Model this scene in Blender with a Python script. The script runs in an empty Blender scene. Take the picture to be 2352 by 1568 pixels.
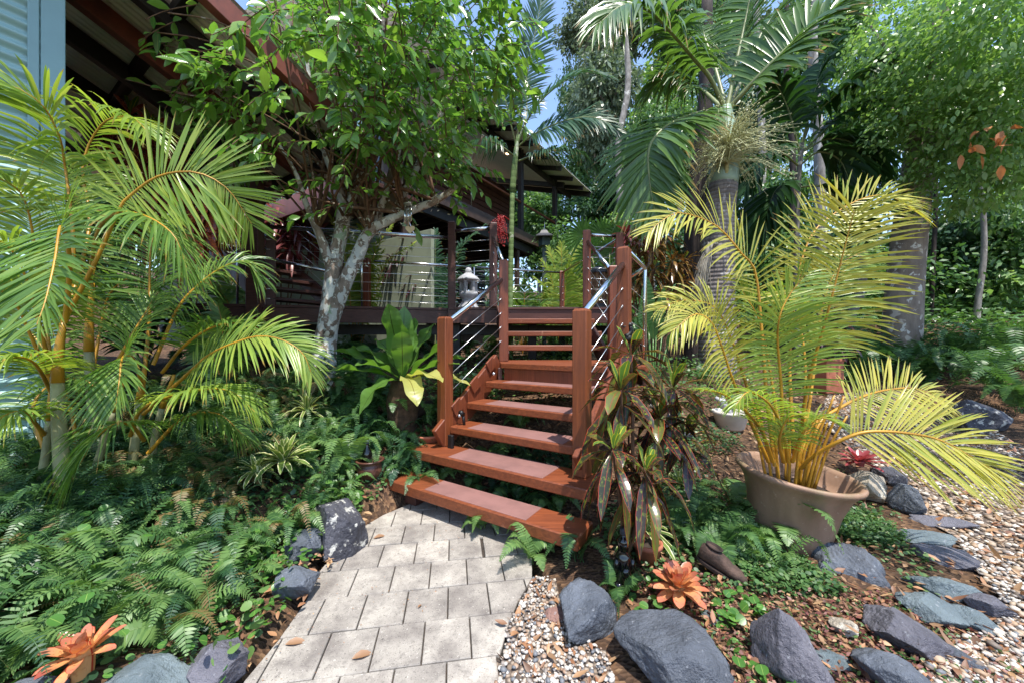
import bpy, bmesh, math, random
import numpy as np
from mathutils import Vector, Matrix, noise
R = random.Random(7)
rng = np.random.default_rng(11)
C = bpy.context.scene.collection
F, H = 849.0, 1.25                      # camera focal length (in 2352-wide units) and height
def P(x, y, Y):                          # a point of the place seen at (x, y), Y metres ahead
    return np.array([(x-1176)/F*Y, Y, H-(y-784)/F*Y])
def nrm(v):
    v = np.asarray(v, float); return v/np.maximum(np.linalg.norm(v, axis=-1, keepdims=True), 1e-9)
def lin(c):
    return tuple(((x/255)/12.92 if x/255 <= .04045 else ((x/255+.055)/1.055)**2.4) for x in c)
# ------------------------------------------------------------------ terrain height
CP = np.array([
 (-.6,1.2,-.03),(-.8,2.2,-.03),(-.6,2.8,-.02),(0,2,-.03),(.25,1.4,-.03),(.2,2.3,-.02),(0,.3,-.03),(-.5,-1,-.03),(1,-1,-.03),
 (-1.1,1.45,0),(-1.3,2.1,.05),(-1.6,1.4,.08),(-2.2,1.5,.2),(-2.4,2.2,.34),(-1.6,2.5,.2),(-1.6,3.2,.45),(-3.5,2.5,.5),(-3,3.5,.72),
 (-1.9,4.2,.9),(-1.1,3.6,.5),(-.95,3.1,.2),(-.5,4,.62),(-5,3,.8),(-4,5,1.0),(-2,5.5,1.0),(-6,1,.5),(-4,0,.3),
 (0,2.7,.0),(0,3.2,.2),(.4,3.1,.2),(.3,4,.5),(.5,5,.8),(1,6,.95),(-1,6,1.0),
 (.9,2.3,.02),(1,2.8,.08),(1.3,3.4,.25),(1.6,4.2,.5),(1.76,2.3,.05),(2.4,2.5,.04),(2.6,3.6,.25),(3,4.5,.5),(3,5.5,.75),(2.2,5,.7),
 (.8,1.5,.0),(1.4,1.5,.03),(1.2,1.9,.05),(2,1.4,-.02),(3,2.2,0),(4,3.2,.02),(5,4.5,.1),(6,5,.2),(4,5.8,.4),(5,7.5,.9),(7,6,.55),(7,8,1.25),
 (9,7,1.3),(9,9,1.8),(5,10,1.8),(12,8,2),(0,8.5,1.0),(-3,8,1.0),(1.5,10,1.2),(0,14,1.6),(6,14,3),(10,16,4),(-10,14,2),(-8,6,1),
 (4,0,-.02),(6,1,.0),(9,3,.3),(8,0,.2)])
def G(x, y):
    x = np.asarray(x, float); y = np.asarray(y, float)
    num = np.zeros(np.broadcast(x, y).shape); den = np.zeros_like(num)
    for cx, cy, cz in CP:
        w = 1/((x-cx)**2+(y-cy)**2+.05)**1.8
        num = num+w*cz; den = den+w
    z = num/den
    far = np.clip((np.hypot(x, y)-14)/30, 0, 3)
    return z + far*5.0
def PG(x, y, off=0.0):                   # the ground seen at (x, y)
    lo = .6
    for k in range(4000):
        Y = .6+k*.01
        p = P(x, y, Y)
        if p[2]-off <= G(p[0], p[1]): break
    p[2] = float(G(p[0], p[1])); return p
# ------------------------------------------------------------------ mesh builder
class MB:
    def __init__(s): s.V=[]; s.U=[]; s.F={}; s.n=0
    def add(s, V, Fs, uv=None, m=0):
        V = np.asarray(V, float).reshape(-1, 3)
        s.V.append(V); s.U.append(np.zeros((len(V), 2)) if uv is None else np.asarray(uv, float).reshape(-1, 2))
        Fs = Fs if isinstance(Fs, list) and len(Fs) and isinstance(Fs[0], np.ndarray) else [np.asarray(Fs)] if not isinstance(Fs, list) else Fs
        for f in Fs:
            f = np.asarray(f)
            if f.ndim == 1: f = f[None]
            s.F.setdefault((f.shape[1], m), []).append(f+s.n)
        s.n += len(V)
    def mesh(s, name, smooth=True, off=(0,0,0)):
        V = np.concatenate(s.V)-np.asarray(off, float); U = np.concatenate(s.U)
        me = bpy.data.meshes.new(name)
        loops=[]; starts=[]; mi=[]; k=0
        for (c, m), L in s.F.items():
            f = np.concatenate(L); loops.append(f.ravel()); starts.append(k+np.arange(len(f))*c); mi.append(np.full(len(f), m)); k += f.size
        loops=np.concatenate(loops); starts=np.concatenate(starts); mi=np.concatenate(mi)
        me.vertices.add(len(V)); me.vertices.foreach_set('co', V.astype(np.float32).ravel())
        me.loops.add(len(loops)); me.loops.foreach_set('vertex_index', loops.astype(np.int32))
        me.polygons.add(len(starts)); me.polygons.foreach_set('loop_start', starts.astype(np.int32))
        me.polygons.foreach_set('material_index', mi.astype(np.int32))
        me.update(calc_edges=True)
        uv = me.uv_layers.new(name='UVMap'); uv.data.foreach_set('uv', U[loops].astype(np.float32).ravel())
        me.polygons.foreach_set('use_smooth', np.full(len(starts), smooth))
        return me
    def build(s, name, mats, parent=None, smooth=True, loc=None):
        off = LOC.get(parent.name, (0,0,0)) if parent is not None else (loc if loc is not None else (0,0,0))
        me = s.mesh(name, smooth, off)
        for m in (mats if isinstance(mats, (list, tuple)) else [mats]): me.materials.append(m)
        o = bpy.data.objects.new(name, me); C.objects.link(o)
        if parent is not None: o.parent = parent; LOC[o.name] = off
        elif loc is not None: o.location = loc; LOC[o.name] = tuple(loc)
        return o
LOC = {}
def thing(name, label, cat, loc=(0,0,0), group=None):
    o = bpy.data.objects.new(name, None); C.objects.link(o); o.empty_display_size=.1
    o.location = tuple(float(v) for v in loc); LOC[o.name] = tuple(float(v) for v in loc)
    o['label']=label; o['category']=cat
    if group: o['group']=group
    return o
def tag(o, label, cat, group=None):
    o['label']=label; o['category']=cat
    if group: o['group']=group
    return o
def kind(o, k): o['kind']=k; return o
# ------------------------------------------------------------------ shapes
def spline(pts, n):
    p = np.asarray(pts, float); m = len(p)
    if m == 2: return p[0]+(p[1]-p[0])*np.linspace(0,1,n)[:,None]
    q = np.vstack([2*p[0]-p[1], p, 2*p[-1]-p[-2]])
    d = np.linalg.norm(np.diff(p, axis=0), axis=1); c = np.concatenate([[0], np.cumsum(d)])/d.sum()
    out=[]
    for t in np.linspace(0,1,n):
        i = min(np.searchsorted(c, t, side='right')-1, m-2); u=(t-c[i])/max(c[i+1]-c[i],1e-9)
        a,b,e,f = q[i],q[i+1],q[i+2],q[i+3]
        out.append(.5*((2*b)+(-a+e)*u+(2*a-5*b+4*e-f)*u*u+(-a+3*b-3*e+f)*u**3))
    return np.array(out)
def tube(mb, pts, rad, n=8, m=0, cap=True):
    p = np.asarray(pts, float); k=len(p); r = np.broadcast_to(np.asarray(rad, float), (k,)) if np.ndim(rad)==0 else np.interp(np.linspace(0,1,k), np.linspace(0,1,len(rad)), rad)
    T = nrm(np.gradient(p, axis=0)); ref = np.array([0,0,1.]) if abs(T[0][2])<.9 else np.array([1.,0,0])
    N = nrm(np.cross(T[0], ref)); V=[]; U=[]; L=0
    ang = np.linspace(0, 2*math.pi, n, endpoint=False)
    for i in range(k):
        N = nrm(N - T[i]*np.dot(N, T[i])); B = np.cross(T[i], N)
        if i: L += np.linalg.norm(p[i]-p[i-1])
        V.append(p[i]+r[i]*(np.cos(ang)[:,None]*N+np.sin(ang)[:,None]*B)); U.append(np.stack([ang/6.283, np.full(n, L)],1))
    V=np.concatenate(V); U=np.concatenate(U)
    i=np.arange(k-1)[:,None]*n; j=np.arange(n)[None]; j2=(j+1)%n
    Fq=np.stack([i+j, i+j2, i+n+j2, i+n+j], -1).reshape(-1,4)
    Fs=[Fq]
    if cap: Fs += [np.arange(n)[::-1], (k-1)*n+np.arange(n)]
    mb.add(V, Fs, U, m)
def rod(mb, a, b, r, n=8, m=0): tube(mb, [a, b], r, n, m)
def box(mb, c, sx, sy, sz, rz=0, m=0, bev=.004, M=None):
    hx,hy,hz=sx/2,sy/2,sz/2; b=min(bev,hx*.45,hy*.45,hz*.45); V=[]
    for x in (-1,1):
        for y in (-1,1):
            for z in (-1,1):
                V += [(x*hx,y*(hy-b),z*(hz-b)),(x*(hx-b),y*hy,z*(hz-b)),(x*(hx-b),y*(hy-b),z*hz)]
    I=lambda x,y,z,a:((x>0)*4+(y>0)*2+(z>0))*3+a
    q=[];t=[]
    for s in (-1,1):
        def o(l): return l if s>0 else l[::-1]
        q.append(o([I(s,-1,-1,0),I(s,1,-1,0),I(s,1,1,0),I(s,-1,1,0)]))
        q.append(o([I(-1,s,-1,1),I(-1,s,1,1),I(1,s,1,1),I(1,s,-1,1)]))
        q.append(o([I(-1,-1,s,2),I(1,-1,s,2),I(1,1,s,2),I(-1,1,s,2)]))
    for a in (-1,1):
        for b2 in (-1,1):
            o=lambda l: l if a*b2>0 else l[::-1]
            q.append(o([I(a,b2,-1,0),I(a,b2,-1,1),I(a,b2,1,1),I(a,b2,1,0)]))
            q.append(o([I(a,-1,b2,2),I(a,-1,b2,0),I(a,1,b2,0),I(a,1,b2,2)]))
            q.append(o([I(-1,a,b2,1),I(-1,a,b2,2),I(1,a,b2,2),I(1,a,b2,1)]))
            for z in (-1,1):
                l=[I(a,b2,z,0),I(a,b2,z,1),I(a,b2,z,2)]; t.append(l if a*b2*z>0 else l[::-1])
    V=np.array(V)
    if M is not None: V = V@np.asarray(M).T
    cs,sn=math.cos(rz),math.sin(rz); V=np.stack([V[:,0]*cs-V[:,1]*sn, V[:,0]*sn+V[:,1]*cs, V[:,2]],1)+np.asarray(c,float)
    mb.add(V,[np.array(q),np.array(t)],None,m)
def beam(mb, a, b, w, h, m=0, bev=.004):  # box from a to b, w across, h upright
    a=np.asarray(a,float); b=np.asarray(b,float); d=b-a; L=np.linalg.norm(d); T=d/L
    S=np.cross(T,(0,0,1.))
    S=nrm(S) if np.linalg.norm(S)>1e-4 else np.array([1.,0,0]); N=np.cross(S,T)
    box(mb,(a+b)/2,L,w,h,0,m,bev,np.stack([T,-S,N],1))
def prism(mb, poly, z0, z1, m=0, bev=.0):
    p=np.asarray(poly,float); n=len(p)
    ar=sum(p[i][0]*p[(i+1)%n][1]-p[(i+1)%n][0]*p[i][1] for i in range(n))
    if ar<0: p=p[::-1]
    c=p.mean(0); rings=[(p,z0),(p,z1-bev)]
    if bev: rings.append((p+(c-p)/np.maximum(np.linalg.norm(c-p,axis=1,keepdims=True),1e-6)*bev,z1))
    V=np.concatenate([np.column_stack([q,np.full(n,z)]) for q,z in rings]); k=len(rings)
    Fs=[np.arange(n)[::-1], (k-1)*n+np.arange(n)]
    for r in range(k-1):
        i=np.arange(n); j=(i+1)%n; Fs.append(np.stack([r*n+i,r*n+j,(r+1)*n+j,(r+1)*n+i],1))
    mb.add(V,Fs,V[:,:2],m)
def lathe(mb, prof, c, n=32, m=0, M=None, sx=1, sy=1):
    prof=np.asarray(prof,float); k=len(prof); a=np.linspace(0,2*math.pi,n,endpoint=False)
    V=np.stack([prof[:,0][:,None]*np.cos(a)*sx, prof[:,0][:,None]*np.sin(a)*sy, np.broadcast_to(prof[:,1][:,None],(k,n))],-1).reshape(-1,3)
    U=np.stack(np.broadcast_arrays(a[None]/6.283, prof[:,1][:,None]),-1).reshape(-1,2)
    if M is not None: V=V@np.asarray(M).T
    i=np.arange(k-1)[:,None]*n; j=np.arange(n)[None]; j2=(j+1)%n
    mb.add(V+np.asarray(c,float),[np.stack([i+j,i+j2,i+n+j2,i+n+j],-1).reshape(-1,4)],U,m)
def rotm(ax, ang): return np.array(Matrix.Rotation(ang,3,ax))
# blades: many leaves at once. prof = [(s, halfwidth)], D direction, N face normal
LEAF=[(0,.06),(.18,.62),(.42,1),(.7,.72),(.88,.34),(1,0.0)]
LEAF3=[(0,.08),(.4,1),(1,.0)]
STRAP=[(0,.75),(.3,1),(.65,.95),(.88,.6),(1,0.02)]
CROT=[(0,.12),(.12,.35),(.35,.85),(.62,1),(.85,.7),(1,.03)]
NEST=[(0,.22),(.15,.45),(.35,.85),(.55,1),(.78,.85),(.92,.5),(1,.05)]
PINNA=[(0,.6),(.3,1),(.65,.75),(1,.03)]
LEAFL=[(0,.35),(.2,.9),(.5,1),(.8,.6),(1,.03)]
ROUND=[(0,.3),(.12,.75),(.35,1),(.65,.95),(.88,.6),(1,.1)]
def blades(mb, base, D, N, L, W, droop=0., prof=LEAF, ncol=3, fold=.25, m=0, wave=0., curl=0.):
    base=np.asarray(base,float).reshape(-1,3); n=len(base)
    D=nrm(np.broadcast_to(D,(n,3))); N=np.broadcast_to(N,(n,3))
    L=np.broadcast_to(L,(n,))[:,None,None]; W=np.broadcast_to(W,(n,))[:,None,None]; dr=np.broadcast_to(droop,(n,))[:,None,None]
    s=np.array([p[0] for p in prof])[None,:,None]; h=np.array([p[1] for p in prof])[None,:,None]*W/2
    g=np.array([0,0,-1.])
    cen=base[:,None]+L*(D[:,None]*s*(1-.25*dr*s)+g*dr*s*s)
    T=nrm(D[:,None]+2*g*dr*s)
    S=nrm(np.cross(T,N[:,None])); NN=np.cross(S,T)
    k=len(prof)
    if ncol==3:
        wv=wave*h*np.sin(s*17+rng.uniform(0,6,(n,1,1))) if wave else 0
        wv2=wave*h*np.sin(s*15+rng.uniform(0,6,(n,1,1))) if wave else 0
        cols=[cen-S*h+NN*(fold*h+wv), cen, cen+S*h+NN*(fold*h+wv2)]; us=[0,.5,1]
    else: cols=[cen-S*h,cen+S*h]; us=[0,1]
    V=np.stack(cols,2); c=len(cols)
    U=np.zeros((n,k,c,2)); U[...,0]=np.array(us); U[...,1]=s
    b=(np.arange(n)*k*c)[:,None,None]; i=np.arange(k-1)[None,:,None]*c; j=np.arange(c-1)[None,None]
    Fq=np.stack([b+i+j,b+i+j+1,b+i+c+j+1,b+i+c+j],-1).reshape(-1,4)
    mb.add(V.reshape(-1,3),[Fq],U.reshape(-1,2),m)
# a pinnate frond along control points
def frond(mb, ctrl, LL, nl=40, wid=.03, t0=.22, a0=72, a1=22, vee=.35, droop=.35, rr=.012, up=(0,0,1), prof=LEAFL, ncol=3, ml=0, mr=1, jit=.08, fold=.3, tip=.35, basel=.6, rach=True, tw=0.):
    pts=spline(ctrl,28); Tn=nrm(np.gradient(pts,axis=0))
    if rach: tube(mb,pts,[rr,rr*.8,rr*.5,rr*.15],6,mr,cap=False)
    t=np.linspace(t0,1,nl); t=t**.92
    def at(A): return np.stack([np.interp(t,np.linspace(0,1,28),A[:,i]) for i in range(3)],1)
    B=at(pts); T=nrm(at(Tn)); U=np.asarray(up,float)
    S=nrm(np.cross(T,U)); N=np.cross(S,T)
    u=(t-t0)/(1-t0)
    lp=np.where(u<.35, basel+(1-basel)*np.sin(u/.35*math.pi/2), 1-(1-tip)*((u-.35)/.65)**1.6)
    ang=np.radians(a0+(a1-a0)*u**1.1)
    for sd in (-1,1):
        j=rng.normal(0,jit,(nl,3))
        D=T*np.cos(ang)[:,None]+sd*S*np.sin(ang)[:,None]+N*(vee*(1-.4*u))[:,None]+j
        # blade normal: perpendicular to leaflet, tilted up from rachis
        NN=N-sd*S*vee+rng.normal(0,.12,(nl,3))
        blades(mb,B+T*(rng.uniform(-.3,.3,(nl,1))*LL*.02),D,NN,LL*lp*rng.uniform(.9,1.08,nl),wid*(.55+.45*lp),droop*rng.uniform(.7,1.35,nl),prof,ncol,fold,ml)
def ico(sub):
    bm=bmesh.new(); bmesh.ops.create_icosphere(bm,subdivisions=sub,radius=1)
    V=np.array([v.co[:] for v in bm.verts]); Fs=np.array([[v.index for v in f.verts] for f in bm.faces]); bm.free(); return V,Fs
ICO1,ICO2,ICO5=ico(1),ico(2),ico(5)
# ------------------------------------------------------------------ materials
class NT:
    def __init__(s,name):
        s.m=bpy.data.materials.new(name); s.m.use_nodes=True; s.t=s.m.node_tree; s.t.nodes.clear()
        s.out=s.n('ShaderNodeOutputMaterial')
    def n(s,ty,**kw):
        x=s.t.nodes.new(ty)
        for k,v in kw.items():
            if k.startswith('i_'):
                key=k[2:]; key=int(key) if key.isdigit() else key.replace('_',' ')
                x.inputs[key].default_value=v
            else: setattr(x,k,v)
        return x
    def l(s,a,b): s.t.links.new(a,b)
    def ramp(s,fac,stops,interp='LINEAR'):
        r=s.n('ShaderNodeValToRGB'); r.color_ramp.interpolation=interp; e=r.color_ramp.elements
        while len(e)<len(stops): e.new(.5)
        for k,(p,c) in enumerate(stops): e[k].position=p; e[k].color=(*c[:3],1)
        s.l(fac,r.inputs[0]); return r.outputs[0]
    def noise(s,scale,detail=4,vec=None,rough=.6,dist=0.):
        x=s.n('ShaderNodeTexNoise'); x.inputs['Scale'].default_value=scale; x.inputs['Detail'].default_value=detail; x.inputs['Roughness'].default_value=rough; x.inputs['Distortion'].default_value=dist
        if vec is not None: s.l(vec,x.inputs['Vector'])
        return x.outputs['Fac']
    def pos(s,scale=(1,1,1),rot=(0,0,0)):
        g=s.n('ShaderNodeNewGeometry'); mp=s.n('ShaderNodeMapping'); mp.inputs['Scale'].default_value=scale; mp.inputs['Rotation'].default_value=rot
        s.l(g.outputs['Position'],mp.inputs['Vector']); return mp.outputs[0]
    def mix(s,fac,a,b,mode='MIX'):
        x=s.n('ShaderNodeMix',data_type='RGBA',blend_type=mode)
        for v,i in ((fac,0),(a,6),(b,7)):
            if isinstance(v,(int,float)): x.inputs[i].default_value=v
            elif isinstance(v,tuple): x.inputs[i].default_value=(*v[:3],1)
            else: s.l(v,x.inputs[i])
        return x.outputs[2]
    def math(s,op,a,b=0.):
        x=s.n('ShaderNodeMath',operation=op)
        for v,i in ((a,0),(b,1)):
            if isinstance(v,(int,float)): x.inputs[i].default_value=v
            else: s.l(v,x.inputs[i])
        return x.outputs[0]
    def bump(s,h,strength=.3,dist=.01):
        b=s.n('ShaderNodeBump'); b.inputs['Strength'].default_value=strength; b.inputs['Distance'].default_value=dist; s.l(h,b.inputs['Height']); return b.outputs[0]
    def pbsdf(s,col,rough=.5,metal=0.,nor=None,spec=.5):
        p=s.n('ShaderNodeBsdfPrincipled')
        if isinstance(col,tuple): p.inputs['Base Color'].default_value=(*col[:3],1)
        else: s.l(col,p.inputs['Base Color'])
        if isinstance(rough,(int,float)): p.inputs['Roughness'].default_value=rough
        else: s.l(rough,p.inputs['Roughness'])
        p.inputs['Metallic'].default_value=metal; p.inputs['Specular IOR Level'].default_value=spec
        if nor is not None: s.l(nor,p.inputs['Normal'])
        return p
    def done(s,sh): s.l(sh,s.out.inputs[0]); return s.m
def leaf(name,stops,rough=.38,trans=.38,tcol=None,spec=.5,island=True,marg=None,center=None,vein=0.,mottle=None,tint=.25,tipb=None,vgrad=None,desat=.14):
    """stops: colours over leaves; marg=(width,colour) edge band, center=(halfwidth,colour) midrib, mottle=(scale,colour,amount)"""
    t=NT(name); g=t.n('ShaderNodeNewGeometry')
    col=t.ramp(g.outputs['Random Per Island'],[(i/(max(len(stops)-1,1)),c) for i,c in enumerate(stops)])
    nz=t.noise(9,3,t.pos()); col=t.mix(t.math('MULTIPLY',nz,tint),col,t.mix(1.,col,(.35,.42,.3),'MULTIPLY'))
    uvn=t.n('ShaderNodeUVMap'); sp=t.n('ShaderNodeSeparateXYZ'); t.l(uvn.outputs[0],sp.inputs[0])
    e=t.math('ABSOLUTE',t.math('SUBTRACT',sp.outputs[0],.5))
    if desat:
        hs=t.n('ShaderNodeHueSaturation'); hs.inputs['Saturation'].default_value=1-desat; t.l(col,hs.inputs['Color']); col=hs.outputs[0]
    if vgrad:
        col=t.mix(t.ramp(sp.outputs[1],[(vgrad[0],(.8,.8,.8)),(vgrad[1],(0,0,0))]),col,vgrad[2])
    if tipb:
        q=t.math('ADD',sp.outputs[1],t.math('MULTIPLY',t.math('SUBTRACT',g.outputs['Random Per Island'],.5),.3)); col=t.mix(t.ramp(q,[(tipb[0],(0,0,0)),(tipb[0]+.1,(.85,.85,.85))]),col,tipb[1])
    if mottle:
        mp=t.n('ShaderNodeMapping'); mp.inputs['Scale'].default_value=(1.2,mottle[0],1); t.l(uvn.outputs[0],mp.inputs[0])
        cv=t.n('ShaderNodeVectorMath',operation='ADD'); t.l(mp.outputs[0],cv.inputs[0])
        rv=t.n('ShaderNodeCombineXYZ'); t.l(t.math('MULTIPLY',g.outputs['Random Per Island'],50.),rv.inputs[0]); t.l(rv.outputs[0],cv.inputs[1])
        f=t.ramp(t.noise(2.2,3,cv.outputs[0]),[(.5-mottle[2]*.3,(0,0,0)),(.62-mottle[2]*.3,(1,1,1))])
        col=t.mix(f,col,mottle[1])
    if center:
        f=t.ramp(e,[(center[0]*.6,(1,1,1)),(center[0],(0,0,0))]); col=t.mix(f,col,center[1])
    if marg:
        f=t.ramp(e,[(.5-marg[0]-.02,(0,0,0)),(.5-marg[0]+.02,(1,1,1))]); col=t.mix(f,col,marg[1])
    nor=None
    if vein:
        w=t.n('ShaderNodeTexWave',wave_type='BANDS',bands_direction='Y'); w.inputs['Scale'].default_value=4
        mp=t.n('ShaderNodeMapping'); t.l(uvn.outputs[0],mp.inputs[0]); t.l(mp.outputs[0],w.inputs[0]); nor=t.bump(w.outputs['Fac'],vein,.004)
    p=t.pbsdf(col,rough,0,nor,spec)
    tr=t.n('ShaderNodeBsdfTranslucent'); tc=t.mix(1.,col,tcol or (1.35,1.42,.66),'MULTIPLY'); t.l(tc,tr.inputs[0])
    mx=t.n('ShaderNodeMixShader'); mx.inputs[0].default_value=trans; t.l(p.outputs[0],mx.inputs[1]); t.l(tr.outputs[0],mx.inputs[2])
    return t.done(mx.outputs[0])
def plain(name,col,rough=.5,metal=0.,var=.25,scale=8,bump=0.,spec=.5,dark=None):
    t=NT(name); nz=t.noise(scale,5,t.pos()); c2=dark or tuple(x*(1-var*1.6) for x in col)
    c=t.ramp(nz,[(.3,c2),(.62,col)]); return t.done(t.pbsdf(c,rough,metal,t.bump(t.noise(scale*6,4,t.pos()),bump,.01) if bump else None,spec).outputs[0])
def wood(name,a,b,rot=0.,rough=.42,wear=None,grain=1.,spec=.45,up=False):
    t=NT(name); v=t.pos((30,30,1.6) if up else (2.2,34*grain,34),(0,0,rot)); g=t.noise(1.6,6,v,.65,.6)
    c=t.ramp(g,[(.28,b),(.5,tuple((x+y)/2 for x,y in zip(a,b))),(.7,a)])
    big=t.noise(2.3,3,t.pos()); c=t.mix(t.math('MULTIPLY',big,.45),c,tuple(x*.55 for x in b))
    if wear:
        w=t.ramp(t.noise(7,6,t.pos((1,1,.25)),.7),[(.66,(0,0,0)),(.72,(1,1,1))]); c=t.mix(w,c,wear)
    # cracks along the grain
    cr=t.ramp(t.noise(2.2,4,t.pos((46,46,.8) if up else (1.2,60,60),(0,0,rot)),.6),[(.3,(1,1,1)),(.335,(0,0,0))]); c=t.mix(t.math('MULTIPLY',cr,.55),c,tuple(x*.22 for x in b))
    return t.done(t.pbsdf(c,t.ramp(big,[(.3,(rough*.75,)*3),(.7,(rough*1.3,)*3)]),0,t.bump(g,.35,.004),spec).outputs[0])
MT={}
g=lin
MT['canel']=leaf('golden_cane_leaf',[g((112,146,30)),g((140,172,36)),g((172,186,46)),g((118,154,44))],.32,.42,tint=.3,tipb=(.93,g((150,116,60))))
MT['caneg']=leaf('green_cane_leaf',[g((74,118,34)),g((104,146,42)),g((134,164,50))],.32,.4,tint=.3,tipb=(.93,g((150,116,60))))
MT['caney']=leaf('yellow_cane_leaf',[g((176,176,34)),g((204,194,40)),g((156,172,36)),g((214,198,60))],.34,.42,tint=.2,tcol=(1.3,1.25,.5),tipb=(.93,g((150,116,60))))
MT['caner']=plain('cane_rachis',g((190,140,40)),.4,0,.3,6)
MT['canes']=plain('cane_stem',g((150,150,110)),.5,0,.3,5,.2)
MT['palml']=leaf('palm_leaf',[g((66,104,28)),g((96,134,38)),g((80,118,40))],.3,.34,spec=.6,tipb=(.93,g((150,116,60))))
MT['palmb']=leaf('palm_leaf_blue',[g((50,92,62)),g((70,112,80)),g((58,102,62))],.34,.34,spec=.5,tipb=(.93,g((150,116,60))))
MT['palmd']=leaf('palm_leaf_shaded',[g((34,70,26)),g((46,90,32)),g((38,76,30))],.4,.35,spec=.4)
MT['palmr']=plain('palm_rachis',g((128,136,84)),.45,0,.3,5)
MT['treel']=leaf('glossy_tree_leaf',[g((84,134,34)),g((104,156,38)),g((66,118,38)),g((134,174,48)),g((90,142,44))],.24,.42,spec=.7,vein=.12,center=(.03,g((120,150,60))))
MT['gum']=leaf('grey_green_leaf',[g((92,112,84)),g((120,138,108)),g((78,100,74)),g((132,148,120))],.4,.25,tcol=(1.2,1.3,.8))
MT['for1']=leaf('forest_leaf',[g((66,108,54)),g((90,134,62)),g((112,150,74)),g((76,118,62))],.35,.35)
MT['for2']=leaf('forest_leaf_dark',[g((48,86,50)),g((66,108,62)),g((58,98,60))],.38,.3)
MT['for3']=leaf('forest_leaf_bright',[g((104,148,66)),g((136,176,82)),g((116,158,84)),g((160,190,110))],.3,.4,spec=.7)
MT['under']=leaf('understorey_leaf',[g((54,98,46)),g((78,124,56)),g((104,146,66))],.4,.35)
MT['fern']=leaf('fern_leaf',[g((44,92,32)),g((62,114,36)),g((84,134,40)),g((52,104,38))],.42,.35,tint=.3,desat=.22)
MT['fernl']=leaf('fern_leaf_light',[g((88,136,44)),g((112,154,52)),g((74,124,40))],.42,.38,desat=.22)
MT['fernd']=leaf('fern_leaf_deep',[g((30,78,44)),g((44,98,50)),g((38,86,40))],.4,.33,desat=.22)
MT['fernb']=leaf('browned_fern_leaf',[g((120,110,50)),g((140,104,56)),g((104,112,48))],.5,.3)
MT['round']=leaf('round_leaf',[g((56,112,28)),g((80,140,30)),g((68,124,36)),g((100,156,46))],.36,.35,center=(.025,g((150,180,90))))
MT['creep']=leaf('creeper_leaf',[g((48,92,36)),g((70,112,48)),g((92,130,60)),g((110,138,74))],.45,.3)
MT['sedum']=leaf('red_sedum_leaf',[g((112,52,44)),g((140,74,62)),g((96,60,48)),g((160,104,84))],.5,.2,tcol=(1.2,.8,.6))
MT['nest']=leaf('nest_fern_leaf',[g((74,126,28)),g((96,142,34)),g((62,112,32))],.33,.42,vein=.25,center=(.02,g((44,50,20))))
MT['nesty']=leaf('nest_fern_yellow_leaf',[g((170,174,60)),g((190,186,90))],.36,.4,vein=.25,center=(.02,g((110,90,40))))
MT['brom']=leaf('variegated_leaf',[g((96,124,34)),g((116,140,44)),g((84,116,40))],.3,.3,marg=(.13,g((226,222,170))),tint=.15)
MT['bromo']=leaf('orange_bromeliad_leaf',[g((206,120,70)),g((190,88,54)),g((214,150,100)),g((176,66,48))],.26,.3,tcol=(1.2,.9,.6),marg=(.04,g((184,56,40))),tint=.2,vgrad=(.35,.8,g((226,176,110))),mottle=(6,g((170,92,60)),-.25))
MT['bromr']=leaf('red_bromeliad_leaf',[g((150,40,48)),g((176,58,66)),g((130,36,44))],.26,.3,tcol=(1.2,.7,.6),tint=.1)
MT['crot']=leaf('croton_leaf_dark',[g((48,38,40)),g((58,62,36)),g((42,30,36)),g((104,106,40)),g((56,38,38)),g((54,66,38)),g((44,34,40))],.24,.22,marg=(.035,g((176,64,44))),center=(.03,g((150,60,50))),mottle=(5,g((110,122,40)),-.1),vein=.04,tcol=(1.3,1.1,.6),spec=.6)
MT['crotg']=leaf('croton_leaf_green',[g((78,120,34)),g((96,140,40)),g((110,130,30))],.28,.33,marg=(.05,g((206,180,60))),center=(.06,g((206,196,70))),vein=.2)
MT['crotr']=leaf('croton_leaf_red',[g((120,40,42)),g((90,34,36)),g((146,58,50)),g((70,30,34))],.28,.28,mottle=(9,g((190,104,56)),.2),center=(.04,g((200,96,80))),tcol=(1.3,.8,.6))
MT['croth']=leaf('croton_leaf_hedge',[g((52,30,34)),g((74,38,36)),g((96,56,34)),g((60,74,30)),g((44,26,30))],.28,.25,center=(.05,g((180,150,60))),mottle=(8,g((150,110,50)),.1),tcol=(1.3,1,.6))
MT['cordy']=leaf('red_cordyline_leaf',[g((128,48,50)),g((96,36,42)),g((150,72,68)),g((80,34,38))],.28,.32,tcol=(1.4,.7,.6))
MT['cordd']=leaf('dark_cordyline_leaf',[g((58,28,34)),g((78,38,42)),g((44,26,32))],.3,.25,tcol=(1.3,.7,.7))
MT['paddle']=leaf('paddle_leaf',[g((60,112,46)),g((84,134,58)),g((50,98,48))],.3,.35,vein=.35,center=(.03,g((140,170,90))))
MT['fan']=leaf('fan_palm_leaf',[g((72,128,40)),g((96,150,46)),g((64,116,44))],.35,.38)
MT['dead']=leaf('dry_leaf',[g((150,92,50)),g((180,124,70)),g((120,74,44)),g((196,150,96)),g((104,70,50))],.55,.15,tcol=(1.1,.9,.6))
MT['yleaf']=leaf('orange_dead_leaf',[g((196,110,40)),g((214,140,60))],.45,.3,tcol=(1.2,.9,.5))
MT['flower']=plain('palm_flower',g((200,200,150)),.6,0,.25,20)
MT['fibre']=plain('dry_flower_stalk',g((150,142,128)),.8,0,.3,12)
MT['berry']=plain('red_fruit',g((176,38,40)),.4,0,.4,20)
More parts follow.
